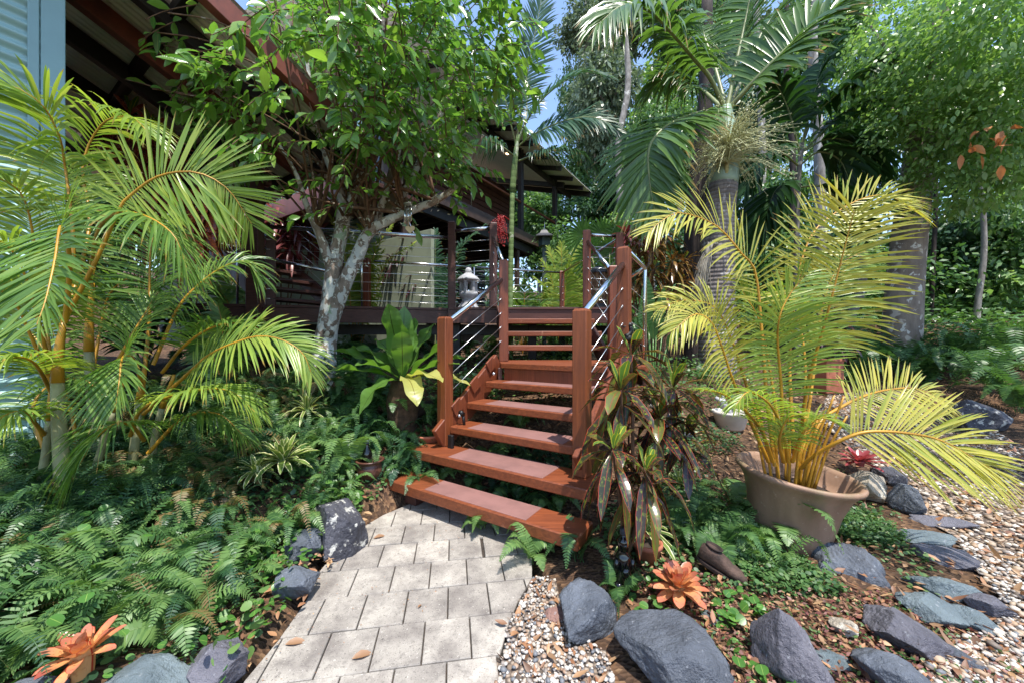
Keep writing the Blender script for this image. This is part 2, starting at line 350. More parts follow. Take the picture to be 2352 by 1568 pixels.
def bark(name,a,b,spots,scale=14,rings=0.,spotpos=.56,bump=.5):
    t=NT(name); v=t.pos((1,1,.45)); n1=t.noise(scale,6,v,.65); c=t.ramp(n1,[(.3,b),(.65,a)])
    if spots:
        for k,(sc,col,th) in enumerate(spots):
            f=t.ramp(t.noise(sc,3,t.pos((1,1,.8),(k,0,k)),.5,.4),[(th,(0,0,0)),(th+.025,(1,1,1))]); c=t.mix(f,c,col)
    h=n1
    if rings:
        w=t.n('ShaderNodeTexWave',wave_type='BANDS',bands_direction='Z'); w.inputs['Scale'].default_value=rings; w.inputs['Distortion'].default_value=1.2; w.inputs['Detail'].default_value=2; t.l(t.pos(),w.inputs[0])
        rr=t.ramp(w.outputs['Fac'],[(.0,(1,1,1)),(.1,(0,0,0))]); c=t.mix(t.math('MULTIPLY',rr,.55),c,tuple(x*.4 for x in b)); h=t.math('ADD',n1,w.outputs['Fac'])
    return t.done(t.pbsdf(c,.8,0,t.bump(h,bump,.02),.25).outputs[0])
MT['lichen']=bark('lichen_bark',g((150,134,120)),g((88,74,64)),[(9,g((182,182,176)),.5),(17,g((212,210,200)),.57),(6,g((150,166,142)),.66),(5,g((150,140,60)),.73)],16)
MT['twig']=bark('twig_bark',g((120,92,70)),g((70,50,40)),[(20,g((150,140,126)),.64)],20)
MT['ringed']=bark('ringed_palm_bark',g((150,140,134)),g((84,76,74)),[(5,g((176,168,162)),.6)],9,5.2)
MT['slim']=bark('slim_palm_bark',g((120,140,90)),g((90,112,64)),[(4,g((170,176,150)),.62)],5,3.,bump=.15)
MT['mottled']=bark('mottled_bark',g((142,128,116)),g((104,92,84)),[(3.2,g((178,168,156)),.54),(7,g((196,192,184)),.62),(5,g((110,104,84)),.66)],8)
MT['darkbark']=bark('dark_bark',g((66,56,52)),g((32,27,26)),[],10)
MT['greybark']=bark('grey_bark',g((150,144,138)),g((92,86,82)),[(5,g((186,182,176)),.6)],8)
MT['shaft']=plain('palm_crownshaft',g((150,172,150)),.4,0,.2,3)
MT['redw']=wood('red_stained_timber',g((154,84,50)),g((100,50,30)),math.radians(33),wear=g((176,128,98)))
MT['redu']=wood('red_stained_upright',g((140,74,46)),g((96,48,31)),0,.45,wear=g((160,104,76)),up=True)
MT['postw']=wood('post_timber',g((152,84,48)),g((104,54,32)),0,.42,wear=g((196,146,104)),up=True)
MT['brown']=wood('dark_brown_timber',g((98,62,54)),g((66,42,38)),math.radians(10),.5,spec=.35)
MT['deep']=plain('dark_steel_beam',g((74,56,48)),.55,0,.3,4)
MT['black']=plain('black_timber',g((34,28,27)),.6,0,.3,6)
MT['rust']=plain('rust_red_beam',g((122,60,44)),.55,0,.3,7)
MT['redpaint']=plain('red_painted_beam',g((118,62,50)),.5,0,.2,5)
MT['grip']=plain('anti_slip_coating',g((136,98,92)),.62,0,.18,5,.25)
MT['steel']=NT('stainless_steel'); MT['steel']=MT['steel'].done(MT['steel'].pbsdf((.62,.63,.65),.16,1.).outputs[0])
MT['wire']=NT('steel_wire'); MT['wire']=MT['wire'].done(MT['wire'].pbsdf((.72,.72,.72),.3,1.).outputs[0])
MT['trim']=plain('blue_green_trim',g((130,164,166)),.4,0,.1,3)
def corr(name,a):
    t=NT(name); c=t.mix(t.math('MULTIPLY',t.noise(2.5,4,t.pos()),.35),a,tuple(x*.7 for x in a)); return t.done(t.pbsdf(c,.38,0,None,.5).outputs[0])
MT['cladding']=corr('pale_green_cladding',g((148,182,180)))
MT['roofsheet']=corr('grey_roof_sheet',g((232,228,222)))
MT['ceil']=plain('pale_ceiling',g((226,222,212)),.7,0,.08,2)
MT['wallg']=plain('pale_green_wall',g((150,158,136)),.7,0,.15,2)
MT['glassd']=NT('dark_window_glass'); MT['glassd']=MT['glassd'].done(MT['glassd'].pbsdf(g((26,32,38)),.06,0,None,.7).outputs[0])
MT['stone']=plain('grey_cast_stone',g((176,176,180)),.85,0,.28,12,.3)
MT['lattice']=wood('lattice_timber',g((170,130,98)),g((112,80,60)),0,.6)
MT['dkroof']=plain('dark_lantern_roof',g((58,58,58)),.5,0,.3,10,.2)
MT['dkblue']=plain('blue_grey_lantern',g((66,82,82)),.6,0,.3,8,.2)
t=NT('taupe_pot'); c=t.ramp(t.noise(3,5,t.pos((3,3,.7))),[(.3,g((132,104,84))),(.7,g((160,128,106)))])
c=t.mix(t.ramp(t.noise(5,6,t.pos((1,1,.6),(2,1,0)),.7),[(.52,(0,0,0)),(.66,(.5,.5,.5))]),c,g((112,110,78))); c=t.mix(t.ramp(t.noise(40,4,t.pos()),[(.64,(0,0,0)),(.7,(.6,.6,.6))]),c,g((186,164,146)))
MT['bigpot']=t.done(t.pbsdf(c,t.ramp(t.noise(8,4,t.pos()),[(.3,(.4,)*3),(.7,(.62,)*3)]),0,t.bump(t.noise(60,4,t.pos()),.12,.006),.4).outputs[0])
MT['terra']=plain('terracotta',g((178,106,78)),.75,0,.25,9,.2)
MT['urn']=plain('brown_glazed_pot',g((96,60,48)),.35,0,.4,9,.1)
MT['white']=plain('white_plastic_pot',g((206,198,190)),.55,0,.15,6)
MT['soil']=plain('potting_soil',g((58,46,38)),.95,0,.4,25,.6)
MT['rib']=plain('glass_black',g((14,12,14)),.08,0,.2,5,0,.7)
MT['cap']=plain('grey_bottle_cap',g((58,66,80)),.45,0,.1,20)
MT['boot']=plain('weathered_leather',g((86,66,56)),.85,0,.5,22,.5)
MT['bootin']=plain('boot_lining',g((50,36,32)),.9,0,.4,22,.3)
MT['iron']=plain('black_iron',g((22,22,24)),.45,0,.2,9)
MT['chain']=plain('dark_chain',g((62,60,62)),.4,.8,.2,9)
MT['heart']=plain('pale_wood_heart',g((206,180,140)),.6,0,.15,15)
t=NT('lamp_glow'); e=t.n('ShaderNodeEmission'); e.inputs[0].default_value=(1,.62,.32,1); e.inputs[1].default_value=6; MT['glow']=t.done(e.outputs[0])
def rockm(name,a,b,patch=None,rough=.6):
    t=NT(name); n1=t.noise(5,8,t.pos(),.65); c=t.ramp(n1,[(.3,b),(.66,a)])
    fine=t.ramp(t.noise(38,5,t.pos((1,1,1)),.6),[(.62,(0,0,0)),(.7,(1,1,1))]); c=t.mix(t.math('MULTIPLY',fine,.4),c,g((176,178,184)))
    if patch: f=t.ramp(t.noise(patch[0],5,t.pos((1,1,1),(1,0,0)),.65),[(patch[2],(0,0,0)),(patch[2]+.05,(1,1,1))]); c=t.mix(f,c,patch[1])
    h=t.math('ADD',t.noise(16,6,t.pos((1,1.3,.7),(0,.4,.6)),.7),t.math('MULTIPLY',t.noise(60,4,t.pos()),.35))
    return t.done(t.pbsdf(c,rough,0,t.bump(h,.9,.035),.4).outputs[0])
MT['slate']=rockm('blue_grey_slate',g((108,114,124)),g((66,71,80)))
MT['slateg']=rockm('green_grey_slate',g((116,128,132)),g((78,90,96)))
MT['slatem']=rockm('mauve_grey_slate',g((112,110,118)),g((72,71,80)))
MT['slatel']=rockm('lichened_slate',g((86,86,94)),g((46,46,54)),(13,g((190,188,180)),.57))
MT['slatev']=rockm('quartz_veined_slate',g((100,105,114)),g((60,64,72)),(4,g((150,152,140)),.7))
MT['pink']=rockm('pinkish_stone',g((160,124,112)),g((110,80,74)))
MT['pale']=rockm('pale_lichen_boulder',g((176,164,146)),g((128,114,100)),(5,g((206,200,186)),.6),.8)
# path pavers
t=NT('concrete_paver'); gg=t.n('ShaderNodeNewGeometry')
c=t.ramp(gg.outputs['Random Per Island'],[(0,g((158,151,142))),(.5,g((172,165,155))),(1,g((184,176,165)))])
st=t.noise(5.5,5,t.pos(),.6); c=t.mix(t.ramp(st,[(.38,(0,0,0)),(.66,(.8,.8,.8))]),c,g((112,105,100)))
c=t.mix(t.ramp(t.noise(26,5,t.pos((1,1,1),(0,3,1)),.7),[(.5,(0,0,0)),(.72,(.55,.55,.55))]),c,g((98,92,88)))
c=t.mix(t.ramp(t.noise(90,3,t.pos((1,1,1),(1,3,1)),.7),[(.6,(0,0,0)),(.66,(.6,.6,.6))]),c,g((84,78,74)))
c=t.mix(t.ramp(t.noise(230,2,t.pos()),[(.62,(0,0,0)),(.68,(.75,.75,.75))]),c,g((70,66,64)))
c=t.mix(t.ramp(t.noise(120,3,t.pos((1,1,1),(2,0,1))),[(.66,(0,0,0)),(.7,(.6,.6,.6))]),c,g((226,220,210)))
MT['paver']=t.done(t.pbsdf(c,.85,0,t.bump(t.math('ADD',t.noise(170,4,t.pos(),.7),t.noise(420,2,t.pos())),.7,.003),.25).outputs[0])
MT['joint']=plain('dark_joint_sand',g((74,64,56)),.95,0,.5,60,.4)
# soil and litter ground
t=NT('leaf_litter_soil'); v=t.n('ShaderNodeTexVoronoi'); v.inputs['Scale'].default_value=38; t.l(t.pos((1,1.6,1)),v.inputs[0])
c=t.ramp(v.outputs['Color'],[(0,g((58,44,36))),(.45,g((88,66,52))),(.75,g((122,92,68))),(1,g((150,122,94)))])
c=t.mix(t.ramp(t.noise(1.6,4,t.pos()),[(.35,(0,0,0)),(.7,(.7,.7,.7))]),c,g((46,42,32)))
MT['ground']=t.done(t.pbsdf(c,.95,0,t.bump(v.outputs['Distance'],.8,.02),.2).outputs[0])
t=NT('pebble_bed'); v=t.n('ShaderNodeTexVoronoi'); v.inputs['Scale'].default_value=42; t.l(t.pos(),v.inputs[0])
c=t.ramp(v.outputs['Color'],[(0,g((92,80,70))),(.3,g((128,112,98))),(.6,g((158,142,126))),(1,g((190,178,164)))])
c=t.mix(t.ramp(v.outputs['Distance'],[(.35,(0,0,0)),(.6,(.85,.85,.85))]),c,g((60,50,44)))
MT['bed']=t.done(t.pbsdf(c,.85,0,t.bump(v.outputs['Distance'],-.8,.02),.3).outputs[0])
t=NT('pebble'); gg=t.n('ShaderNodeNewGeometry')
c=t.ramp(gg.outputs['Random Per Island'],[(0,g((206,198,188))),(.3,g((180,168,154))),(.44,g((140,130,122))),(.6,g((104,108,114))),(.7,g((166,138,116))),(.8,g((196,190,182))),(.92,g((150,120,98)))],'CONSTANT')
c=t.mix(t.math('MULTIPLY',t.noise(60,3,t.pos()),.3),c,tuple(x*.6 for x in g((150,140,130))))
MT['pebble']=t.done(t.pbsdf(c,.55,0,None,.4).outputs[0])

t=NT('brown_pebble'); gg=t.n('ShaderNodeNewGeometry')
c=t.ramp(gg.outputs['Random Per Island'],[(0,g((196,184,168))),(.22,g((166,146,124))),(.45,g((138,116,94))),(.62,g((112,100,90))),(.75,g((160,134,108))),(.9,g((206,196,182)))],'CONSTANT')
MT['pebble2']=t.done(t.pbsdf(c,.6,0,None,.35).outputs[0])
def inpoly(px,py,poly):
    px=np.asarray(px); py=np.asarray(py); r=np.zeros(px.shape,bool); n=len(poly)
    for a in range(n):
        x1,y1=poly[a][:2]; x2,y2=poly[(a+1)%n][:2]
        cond=((y1>py)!=(y2>py)); xx=(x2-x1)*(py-y1)/(y2-y1+1e-12)+x1; r^=cond&(px<xx)
    return r
def gpoly(pts): return [PG(x,y)[:2] for x,y in pts]
outline=[(r[0],r[1]) for r in gpoly([(520,1640),(560,1568),(640,1470),(700,1375),(735,1300),(790,1235),(835,1190),(880,1158),(960,1128),(1060,1140),(1150,1190),(1222,1250),(1222,1337),(1190,1390),(1165,1450),(1147,1520),(1138,1640)])]
# ------------------------------------------------------------------ ground
def axis(parts):
    return np.unique(np.concatenate([np.arange(a,b,s) for a,b,s in parts]).round(3))
xs=axis([(-70,-12,4),(-12,-5,.6),(-5,6,.1),(6,14,.5),(14,74,4)]); ys=axis([(-16,-1,2),(-1,6,.1),(6,12,.4),(12,30,2),(30,95,5)])
X,Y=np.meshgrid(xs,ys); Z=G(X,Y)
near=np.exp(-((X)/7)**2-((Y-3)/5)**2)
for i in range(Z.shape[0]):
    for j in range(Z.shape[1]):
        if near[i,j]>.15: Z[i,j]+=.012*noise.noise((X[i,j]*5,Y[i,j]*5,0))
oc=np.mean(outline,0)
for q in (1.0,1.06,1.12):
    m_=inpoly(X,Y,[tuple(oc+(np.array(p)-oc)*q) for p in outline]); Z[m_]=np.minimum(Z[m_],-.075 if q<1.1 else -.04)
nx=len(xs); ny=len(ys); i=np.arange(ny-1)[:,None]*nx; j=np.arange(nx-1)[None]
mb=MB(); mb.add(np.stack([X,Y,Z],-1).reshape(-1,3),[np.stack([i+j,i+j+1,i+nx+j+1,i+nx+j],-1).reshape(-1,4)])
kind(mb.build('ground',MT['ground']),'structure')
bedA=gpoly([(1130,1640),(1165,1450),(1225,1335),(1265,1335),(1290,1420),(1400,1520),(1420,1640)])
bedB=gpoly([(2140,1700),(2110,1560),(2210,1470),(2330,1420),(2250,1330),(2190,1235),(2110,1180),(2050,1110),(1960,1040),(1880,960),(1900,905),(2020,890),(2200,940),(2352,1030),(2600,1150),(2800,1400),(2700,1750)])
mb=MB()
for bed in (bedA,bedB):
    b=np.array(bed); s=.05; gx=np.arange(b[:,0].min(),b[:,0].max(),s); gy=np.arange(b[:,1].min(),b[:,1].max(),s)
    if len(gx)<2: continue
    X,Y=np.meshgrid(gx,gy); keep=inpoly(X+s/2,Y+s/2,bed)[:-1,:-1]
    i=np.arange(len(gy)-1)[:,None]*len(gx); j=np.arange(len(gx)-1)[None]
    q=np.stack([i+j,i+j+1,i+len(gx)+j+1,i+len(gx)+j],-1)[keep]
    Z=G(X,Y)+.014
    used,inv=np.unique(q,return_inverse=True); mb.add(np.stack([X,Y,Z],-1).reshape(-1,3)[used],[inv.reshape(q.shape)])
kind(mb.build('gravel_bed',MT['bed']),'structure')
# pebbles lying on the bed
mb=MB()
def pebbles(bed,dens,smin,smax,maxd):
    b=np.array(bed); lo=b.min(0); hi=b.max(0); n=int((hi-lo).prod()*dens)
    p=rng.uniform(lo,hi,(n,2)); d=np.hypot(p[:,0],p[:,1]); p=p[inpoly(p[:,0],p[:,1],bed)&(d<maxd)]
    n=len(p); sz=rng.uniform(smin,smax,n)*rng.choice([.6,.8,1,1.25],n); V,Fs=ICO1
    sc=np.stack([sz,sz*rng.uniform(.55,.95,n),sz*rng.uniform(.35,.65,n)],1); a=rng.uniform(0,6.28,n)
    W=V[None]*sc[:,None]*(1+rng.uniform(-.14,.14,(n,len(V),1)))
    W=np.stack([W[...,0]*np.cos(a)[:,None]-W[...,1]*np.sin(a)[:,None],W[...,0]*np.sin(a)[:,None]+W[...,1]*np.cos(a)[:,None],W[...,2]+rng.uniform(-.25,.25,(n,1))*W[...,0]],-1)
    z=G(p[:,0],p[:,1])+.014+rng.uniform(0,.016,n)
    W+=np.column_stack([p,z])[:,None]
    mb.add(W.reshape(-1,3),[(Fs[None]+(np.arange(n)*len(V))[:,None,None]).reshape(-1,3)])
pebbles(bedA,5200,.006,.014,9); pebbles(bedB,2600,.007,.017,3.6); o=kind(mb.build('pebbles',MT['pebble']),'stuff'); tag(o,'white and grey river pebbles covering the garden edge','gravel')
mb=MB(); pebbles(bedB,900,.011,.023,8); o=kind(mb.build('pebbles',MT['pebble2']),'stuff'); tag(o,'brownish gravel pebbles of the right hand drive','gravel')
# paved path
def clip(poly,rect):
    out=[tuple(p) for p in poly]; n=len(rect)
    for k in range(n):
        a=rect[k]; b=rect[(k+1)%n]; inn=out; out=[]
        sd=lambda p:(b[0]-a[0])*(p[1]-a[1])-(b[1]-a[1])*(p[0]-a[0])
        for q in range(len(inn)):
            p1=inn[q]; p2=inn[(q+1)%len(inn)]; s1=sd(p1); s2=sd(p2)
            if s1>=0: out.append(p1)
            if (s1>=0)!=(s2>=0):
                f=s1/(s1-s2); out.append((p1[0]+(p2[0]-p1[0])*f,p1[1]+(p2[1]-p1[1])*f))
        if len(out)<3: return []
    return out
ang=math.radians(9); u=np.array([math.cos(ang),math.sin(ang)]); v=np.array([-u[1],u[0]]); o0=P(1028,1425,1); o0=np.array(PG(1028,1425)[:2])
mb=MB(); pw,pd,gap=.196,.226,.0028
for r in range(-4,16):
    for k in range(-12,12):
        j=R.uniform(-.0015,.0015); c=o0+u*((k+.5*(r%2))*pw+pw/2)+v*(r*pd+pd/2+j)
        if r==2 and k>=1: c=c+u*.012
        rect=[c+u*a*(pw/2-gap)+v*b*(pd/2-gap) for a,b in ((-1,-1),(1,-1),(1,1),(-1,1))]
        po=clip(outline,rect)
        if len(po)<3: continue
        pts=[po[0]]
        for q in po[1:]:
            if np.hypot(q[0]-pts[-1][0],q[1]-pts[-1][1])>.004: pts.append(q)
        ar=abs(sum(pts[i][0]*pts[(i+1)%len(pts)][1]-pts[(i+1)%len(pts)][0]*pts[i][1] for i in range(len(pts))))/2
        if len(pts)<3 or ar<.0006: continue
        prism(mb,pts,-.055,R.uniform(-.0015,.0015),0,.0035)
prism(mb,outline,-.06,-.014,1)
kind(mb.build('paved_path',[MT['paver'],MT['joint']],smooth=False),'structure')
# ------------------------------------------------------------------ grid of the house and stairs: T along the treads, A uphill
T2=np.array([.839,-.545]); A2=np.array([.545,.839])
T3=np.array([.839,-.545,0]); A3=np.array([.545,.839,0]); RZ=math.atan2(-.545,.839)
def ta(t,a,z): return np.array([*(t*T2+a*A2),z])
# ------------------------------------------------------------------ staircase
st=thing('staircase','red stained timber staircase with open treads, steel handrails and wire balustrade','staircase',ta(-1.6,1.98,0))
w=MT['redw']; zt=[.186,.356,.526,.696,.866]
tr=[(-2.44,-.79,1.87,2.10,.078),(-2.40,-.80,2.115,2.42,.072),(-2.175,-1.0,2.37,2.63,.062),(-2.19,-1.0,2.61,2.87,.06),(-2.16,-1.0,2.85,3.11,.058)]
for k,(t0,t1,a0,a1,th) in enumerate(tr):
    mb=MB(); box(mb,ta((t0+t1)/2,(a0+a1)/2,zt[k]-th/2),t1-t0,a1-a0,th,RZ,0,.007)
    trd=mb.build('tread',w,st,False)
    g0,g1=[(-1.98,-1.13),(-1.98,-1.15),(-2.0,-1.12),(-2.0,-1.1),(-1.98,-1.1)][k]
    mb=MB(); box(mb,ta((g0+g1)/2,(a0+a1)/2+.004,zt[k]+.0005),g1-g0,a1-a0-.03,.005,RZ,0,.001); mb.build('grip_panel',MT['grip'],trd,False)
mb=MB(); 
box(mb,ta(-1.07,2.0,.055),.12,.1,.104,RZ,0,.003); mb.build('support_block',MT['brown'],st,False)
mb=MB(); box(mb,ta(-2.2,2.0,.055),.12,.1,.104,RZ,0,.003); mb.build('support_block',MT['brown'],st,False)
# landing
pl=[ta(-2.1,3.03,0)[:2],ta(-.87,3.03,0)[:2],(1.22,3.3),(1.22,4.30),(-.16,4.30)]
mb=MB(); prism(mb,pl,.988,1.036,0,.004); mb.build('landing',w,st,False)
mb=MB(); beam(mb,ta(-2.08,3.075,.92),ta(-.9,3.075,.92),.04,.13); mb.build('landing_riser',MT['redu'],st,False)
for q in (((-.12,3.72,.92),(-.14,4.28,.92)),((1.19,3.32,.92),(1.19,4.28,.92))):
    mb=MB(); beam(mb,*q,.04,.13); mb.build('landing_joist',MT['brown'],st,False)
zu=[1.206,1.376,1.546]
for k in range(3):
    mb=MB(); box(mb,(.53-.03*k,4.34+.26*k+.13,zu[k]-.031),1.24,.26,.062,0,0,.006); mb.build('tread',w,st,False)
mb=MB(); box(mb,(.45,5.1,1.62),1.24,.03,.075,0,0,.003); mb.build('top_riser',w,st,False)
# stringers
def stringer(t,side):
    mb=MB(); a0,a1=2.28,3.16
    z=lambda a:.356+(a-2.12)*.17/.245
    beam(mb,ta(t,a0,z(a0)-.06),ta(t,a1,z(a1)-.06),.045,.25,0,.006)
    for a in (2.47,2.72,2.97): beam(mb,ta(t+side*.03,a-.045,z(a)+.04),ta(t+side*.03,a+.06,z(a)+.11),.02,.12,0,.004)
    return mb.build('stringer',MT['redu'],st,False)
s1=stringer(-2.215,1); stringer(-.955,-1)
for x in (-.06,1.08):
    mb=MB(); beam(mb,(x,4.22,1.02),(x-.13,5.12,1.62),.045,.24,0,.006); mb.build('stringer',MT['brown'],st,False)
for p in (ta(-2.17,2.47,.60),ta(-2.17,2.98,.93)):
    mb=MB(); rod(mb,p,p+T3*.035,.012,10); rod(mb,p+T3*.012,p+T3*.024,.02,6); mb.build('bolt',MT['steel'],s1)
mb=MB(); p=ta(-2.1,2.47,.527); rod(mb,p,p+np.array([-.012,.01,.09]),.013,10); rod(mb,p+np.array([-.012,.01,.09]),p+np.array([-.03,-.03,.115]),.02,10); mb.build('step_light',MT['iron'],st)
mb=MB(); p=ta(-2.19,2.30,.356); box(mb,p+np.array([.07,-.01,.05]),.05,.03,.12,RZ,0,.004); mb.build('post_bracket',MT['iron'],st,False)
def post(x,y,z0,z1,w_,rz,mat,parent,name='post'):
    mb=MB(); h=w_/2
    box(mb,(x,y,(z0+z1)/2),w_,w_,z1-z0,rz,0,.005)
    sq=[(h-.003,h-.003),(-h+.003,h-.003),(-h+.003,-h+.003),(h-.003,-h+.003)]; c,s=math.cos(rz),math.sin(rz)
    prism(mb,[(x+a*c-b*s,y+a*s+b*c) for a,b in sq],z1-.001,z1+.012,0,.016)
    return mb.build(name,mat,parent,False)
PL=ta(-2.235,2.375,0); PR=ta(-.955,2.33,0); ML=np.array([-.09,4.0,0]); MR=np.array([.972,3.2,0]); BR=np.array([1.13,4.14,0]); DL=np.array([-.257,5.04,0]); DR=np.array([1.02,5.04,0])
post(PL[0],PL[1],.357,1.45,.1,RZ,MT['postw'],st); post(PR[0],PR[1],.357,1.455,.1,RZ,MT['postw'],st)
post(ML[0],ML[1],1.037,2.115,.1,0,MT['redu'],st); post(MR[0],MR[1],.55,2.05,.1,RZ,MT['postw'],st); post(BR[0],BR[1],.7,2.08,.1,0,MT['redu'],st)
def rail(a,b,r=.025,parent=st,name='handrail',mat='steel'):
    mb=MB(); rod(mb,a,b,r,16); return mb.build(name,MT[mat],parent)
def wire(a,b,parent=st,r=.0035):
    a=np.asarray(a,float); b=np.asarray(b,float); d=nrm(b-a); mb=MB(); rod(mb,a,b,r,6)
    for p,q in ((a,d),(b,-d)): rod(mb,p,p+q*.035,.006,6); rod(mb,p-q*.003,p+q*.005,.009,8)
    return mb.build('wire',MT['wire'],parent)
def zv(p,z): return np.array([p[0],p[1],z])
def flight(a,b,za,zb,n=4,dz=.15,parent=st,wr=True,first=.175):
    d=nrm(np.array([*(b-a)[:2],0])); p=a+d*.05; q=b-d*.05
    rail(zv(p,za),zv(q,zb),parent=parent)
    for k in range(n): wire(zv(p,za-first-dz*k),zv(q,zb-first-dz*k-.03),parent)
flight(PL,ML,H+.175,H+.66); flight(PR,MR,H+.2,H+.655)
flight(ML,DL,H+.85,H+1.40,4,.15); flight(BR,DR,H+.80,H+1.34,4,.15)
# return rail at the landing corner with its steel pole
E=np.array([1.3,3.62,H+.72]); mb=MB(); tube(mb,[MR+np.array([.05,.03,H+.78]),E,E+np.array([.005,.01,-.03]),(1.31,3.64,.45)],.02,12); mb.build('side_rail',MT['steel'],st)
rail(E,zv(BR+np.array([.05,-.04,0]),H+.62),.018,st,'side_rail')
for k in range(4): wire((1.02,3.23,H+.48-.15*k),(1.31,3.64,H+.40-.15*k)); 
# ------------------------------------------------------------------ deck
dk=thing('deck','raised dark brown timber deck with steel rails and wire balustrade','deck',(-1,5.6,G(-1,5.6)))
zd=1.716
dpl=[(-4.3,4.42),(-.86,5.2),(-.86,5.06),(1.62,5.06),(1.75,6.4),(1.08,7.8),(-2.55,6.62),(-5.2,6.2)]
mb=MB(); prism(mb,dpl,zd-.03,zd,0,.004); mb.build('deck_boards',MT['brown'],dk,False)
for a,b in (((-4.3,4.46),(-.9,5.23)),((-.88,5.09),(-.2,5.09)),((-.2,5.10),(1.6,5.10)),((1.6,5.12),(1.72,6.4))):
    mb=MB(); beam(mb,(*a,zd-.125),(*b,zd-.125),.045,.185); mb.build('fascia',MT['brown'],dk,False)
for x,y in ((-3.0,4.9),(-.8,5.3),(.3,5.5),(1.5,5.3),(-1.0,6.6),(1.0,7.4)):
    mb=MB(); z=float(G(x,y)); box(mb,(x,y,(z+zd-.22)/2),.12,.12,zd-.22-z+.1); mb.build('stump',MT['black'],dk,False)
mb=MB(); beam(mb,(-4,5.1,zd-.3),(1.5,5.6,zd-.3),.06,.14); mb.build('bearer',MT['black'],dk,False)
PB=np.array([-.845,5.2,0]); HP=np.array([-3.16,4.68,0])
post(PB[0],PB[1],zd-.2,zd+1.2,.1,0,MT['brown'],dk); post(DL[0],DL[1],zd,zd+1.13,.105,.12,MT['brown'],dk); post(DR[0],DR[1],zd,zd+1.03,.105,-.25,MT['redu'],dk)
FR=np.array([1.49,5.12,0]); post(FR[0],FR[1],zd,zd+1.02,.105,-.2,MT['redu'],dk)
def level(a,b,zr,n,dz=.145,r=.024,first=.16):
    d=nrm(np.array([*(b-a)[:2],0])); p=a+d*.05; q=b-d*.05
    rail(zv(p,zr),zv(q,zr),r,dk)
    for k in range(n): wire(zv(p,zr-first-dz*k),zv(q,zr-first-dz*k),dk,.003)
level(HP,PB,zd+.985,7,.125,.026); level(PB,DL,zd+1.08,7,.14); level(DR,FR,zd+.985,6,.145,.02)
RC=np.array([1.04,7.70,0]); RL=np.array([-2.5,6.55,0]); RM=np.array([-.73,7.125,0]); RR2=np.array([1.68,6.3,0])
for p in (RC,np.array([-2.55,6.5,0])): post(p[0],p[1],zd,zd+.98,.1,-.1,MT['redu'],dk)
mb=MB(); rod(mb,zv(RM,zd),zv(RM,zd+.96),.02); mb.build('rail_stanchion',MT['steel'],dk)
level(RL,RM,zd+.96,6,.14,.022); level(RM,RC,zd+.96,6,.14,.022); level(RC,FR,zd+.96,6,.14,.02)
mb=MB(); rod(mb,(-2.02,4.97,zd),(-2.02,4.97,zd+.98),.012); mb.build('rail_stanchion',MT['steel'],dk)
# second flight from the deck to the upper storey
ss=thing('upper_staircase','dark brown side staircase with steel handrail rising behind the deck','staircase',(-3.2,5.6,zd))
ua=np.array([-2.95,5.35,zd]); ub=np.array([-5.2,6.7,zd+1.5]); dd=nrm(np.array([*(ub-ua)[:2],0])); sd=np.array([-dd[1],dd[0],0])
for s in (-.5,.5):
    mb=MB(); beam(mb,ua+sd*s,ub+sd*s,.05,.24); mb.build('stringer',MT['brown'],ss,False)
for k in range(8):
    f=(k+.5)/8; p=ua+(ub-ua)*f; mb=MB(); box(mb,p+np.array([0,0,.02]),.26,.96,.045,math.atan2(dd[1],dd[0])); mb.build('tread',MT['brown'],ss,False)
for s in (-.5,.5):
    rail(ua+sd*s+np.array([0,0,.85]),ub+sd*s+np.array([0,0,.95]),.022,ss)
    for k in range(4): wire(ua+sd*s+np.array([0,0,.7-.16*k]),ub+sd*s+np.array([0,0,.8-.16*k]),ss,.003)
    post(*(ua+sd*s)[:2],zd,zd+.92,.11,.5,MT['brown'],ss)
rail((-3.6,5.2,H+1.2),(-2.62,5.35,H+1.0),.022,ss)
rod_=MB(); rod(rod_,(-3.75,5.05,zd-.1),(-3.75,5.05,zd+1.25),.015); rod_.build('rail_stanchion',MT['steel'],ss)
# ------------------------------------------------------------------ house on the left
hs=thing('house','pale green corrugated house with a wide brown raftered eave','house',(-3.3,2.6,G(-3.3,2.6)))
def corrsheet(o,ed,el,nrmv,L,W,pitch,amp,name,mat,parent):
    # o corner, ed direction along ribs (length L), el direction across ribs (width W)
    n=max(4,int(W/pitch*8)); s=np.linspace(0,W,n+1); off=amp*np.sin(s/pitch*2*math.pi)
    o=np.asarray(o,float); ed=np.asarray(ed,float); el=np.asarray(el,float); nv=np.asarray(nrmv,float)
    row=o+s[:,None]*el+off[:,None]*nv; V=np.concatenate([row,row+ed*L]); i=np.arange(n)
    mb=MB(); mb.add(V,[np.stack([i,i+1,i+n+2,i+n+1],1)]); return mb.build(name,MT[mat],parent)
cor=np.array([-3.23,2.6,0.])
nw=np.array([.839,-.545,0])     # wall faces +T
corrsheet(cor+np.array([0,0,.3])-A3*3.2,A3,np.array([0,0,1.]),nw,3.2,5.2,.083,.015,'side_wall','cladding',hs)
mb=MB(); box(mb,cor+np.array([0,0,2.9])+nw*.012,.03,.11,5.4,RZ,0,.004); box(mb,cor+np.array([0,0,2.9])+nw*.018-A3*.085,.02,.05,5.4,RZ,0,.004); mb.build('corner_trim',MT['trim'],hs,False)
# return wall and rear walls
corrsheet(cor+np.array([0,0,.3])-T3*3,T3,np.array([0,0,1.]),A3,3.0,4.0,.083,.011,'return_wall','cladding',hs)
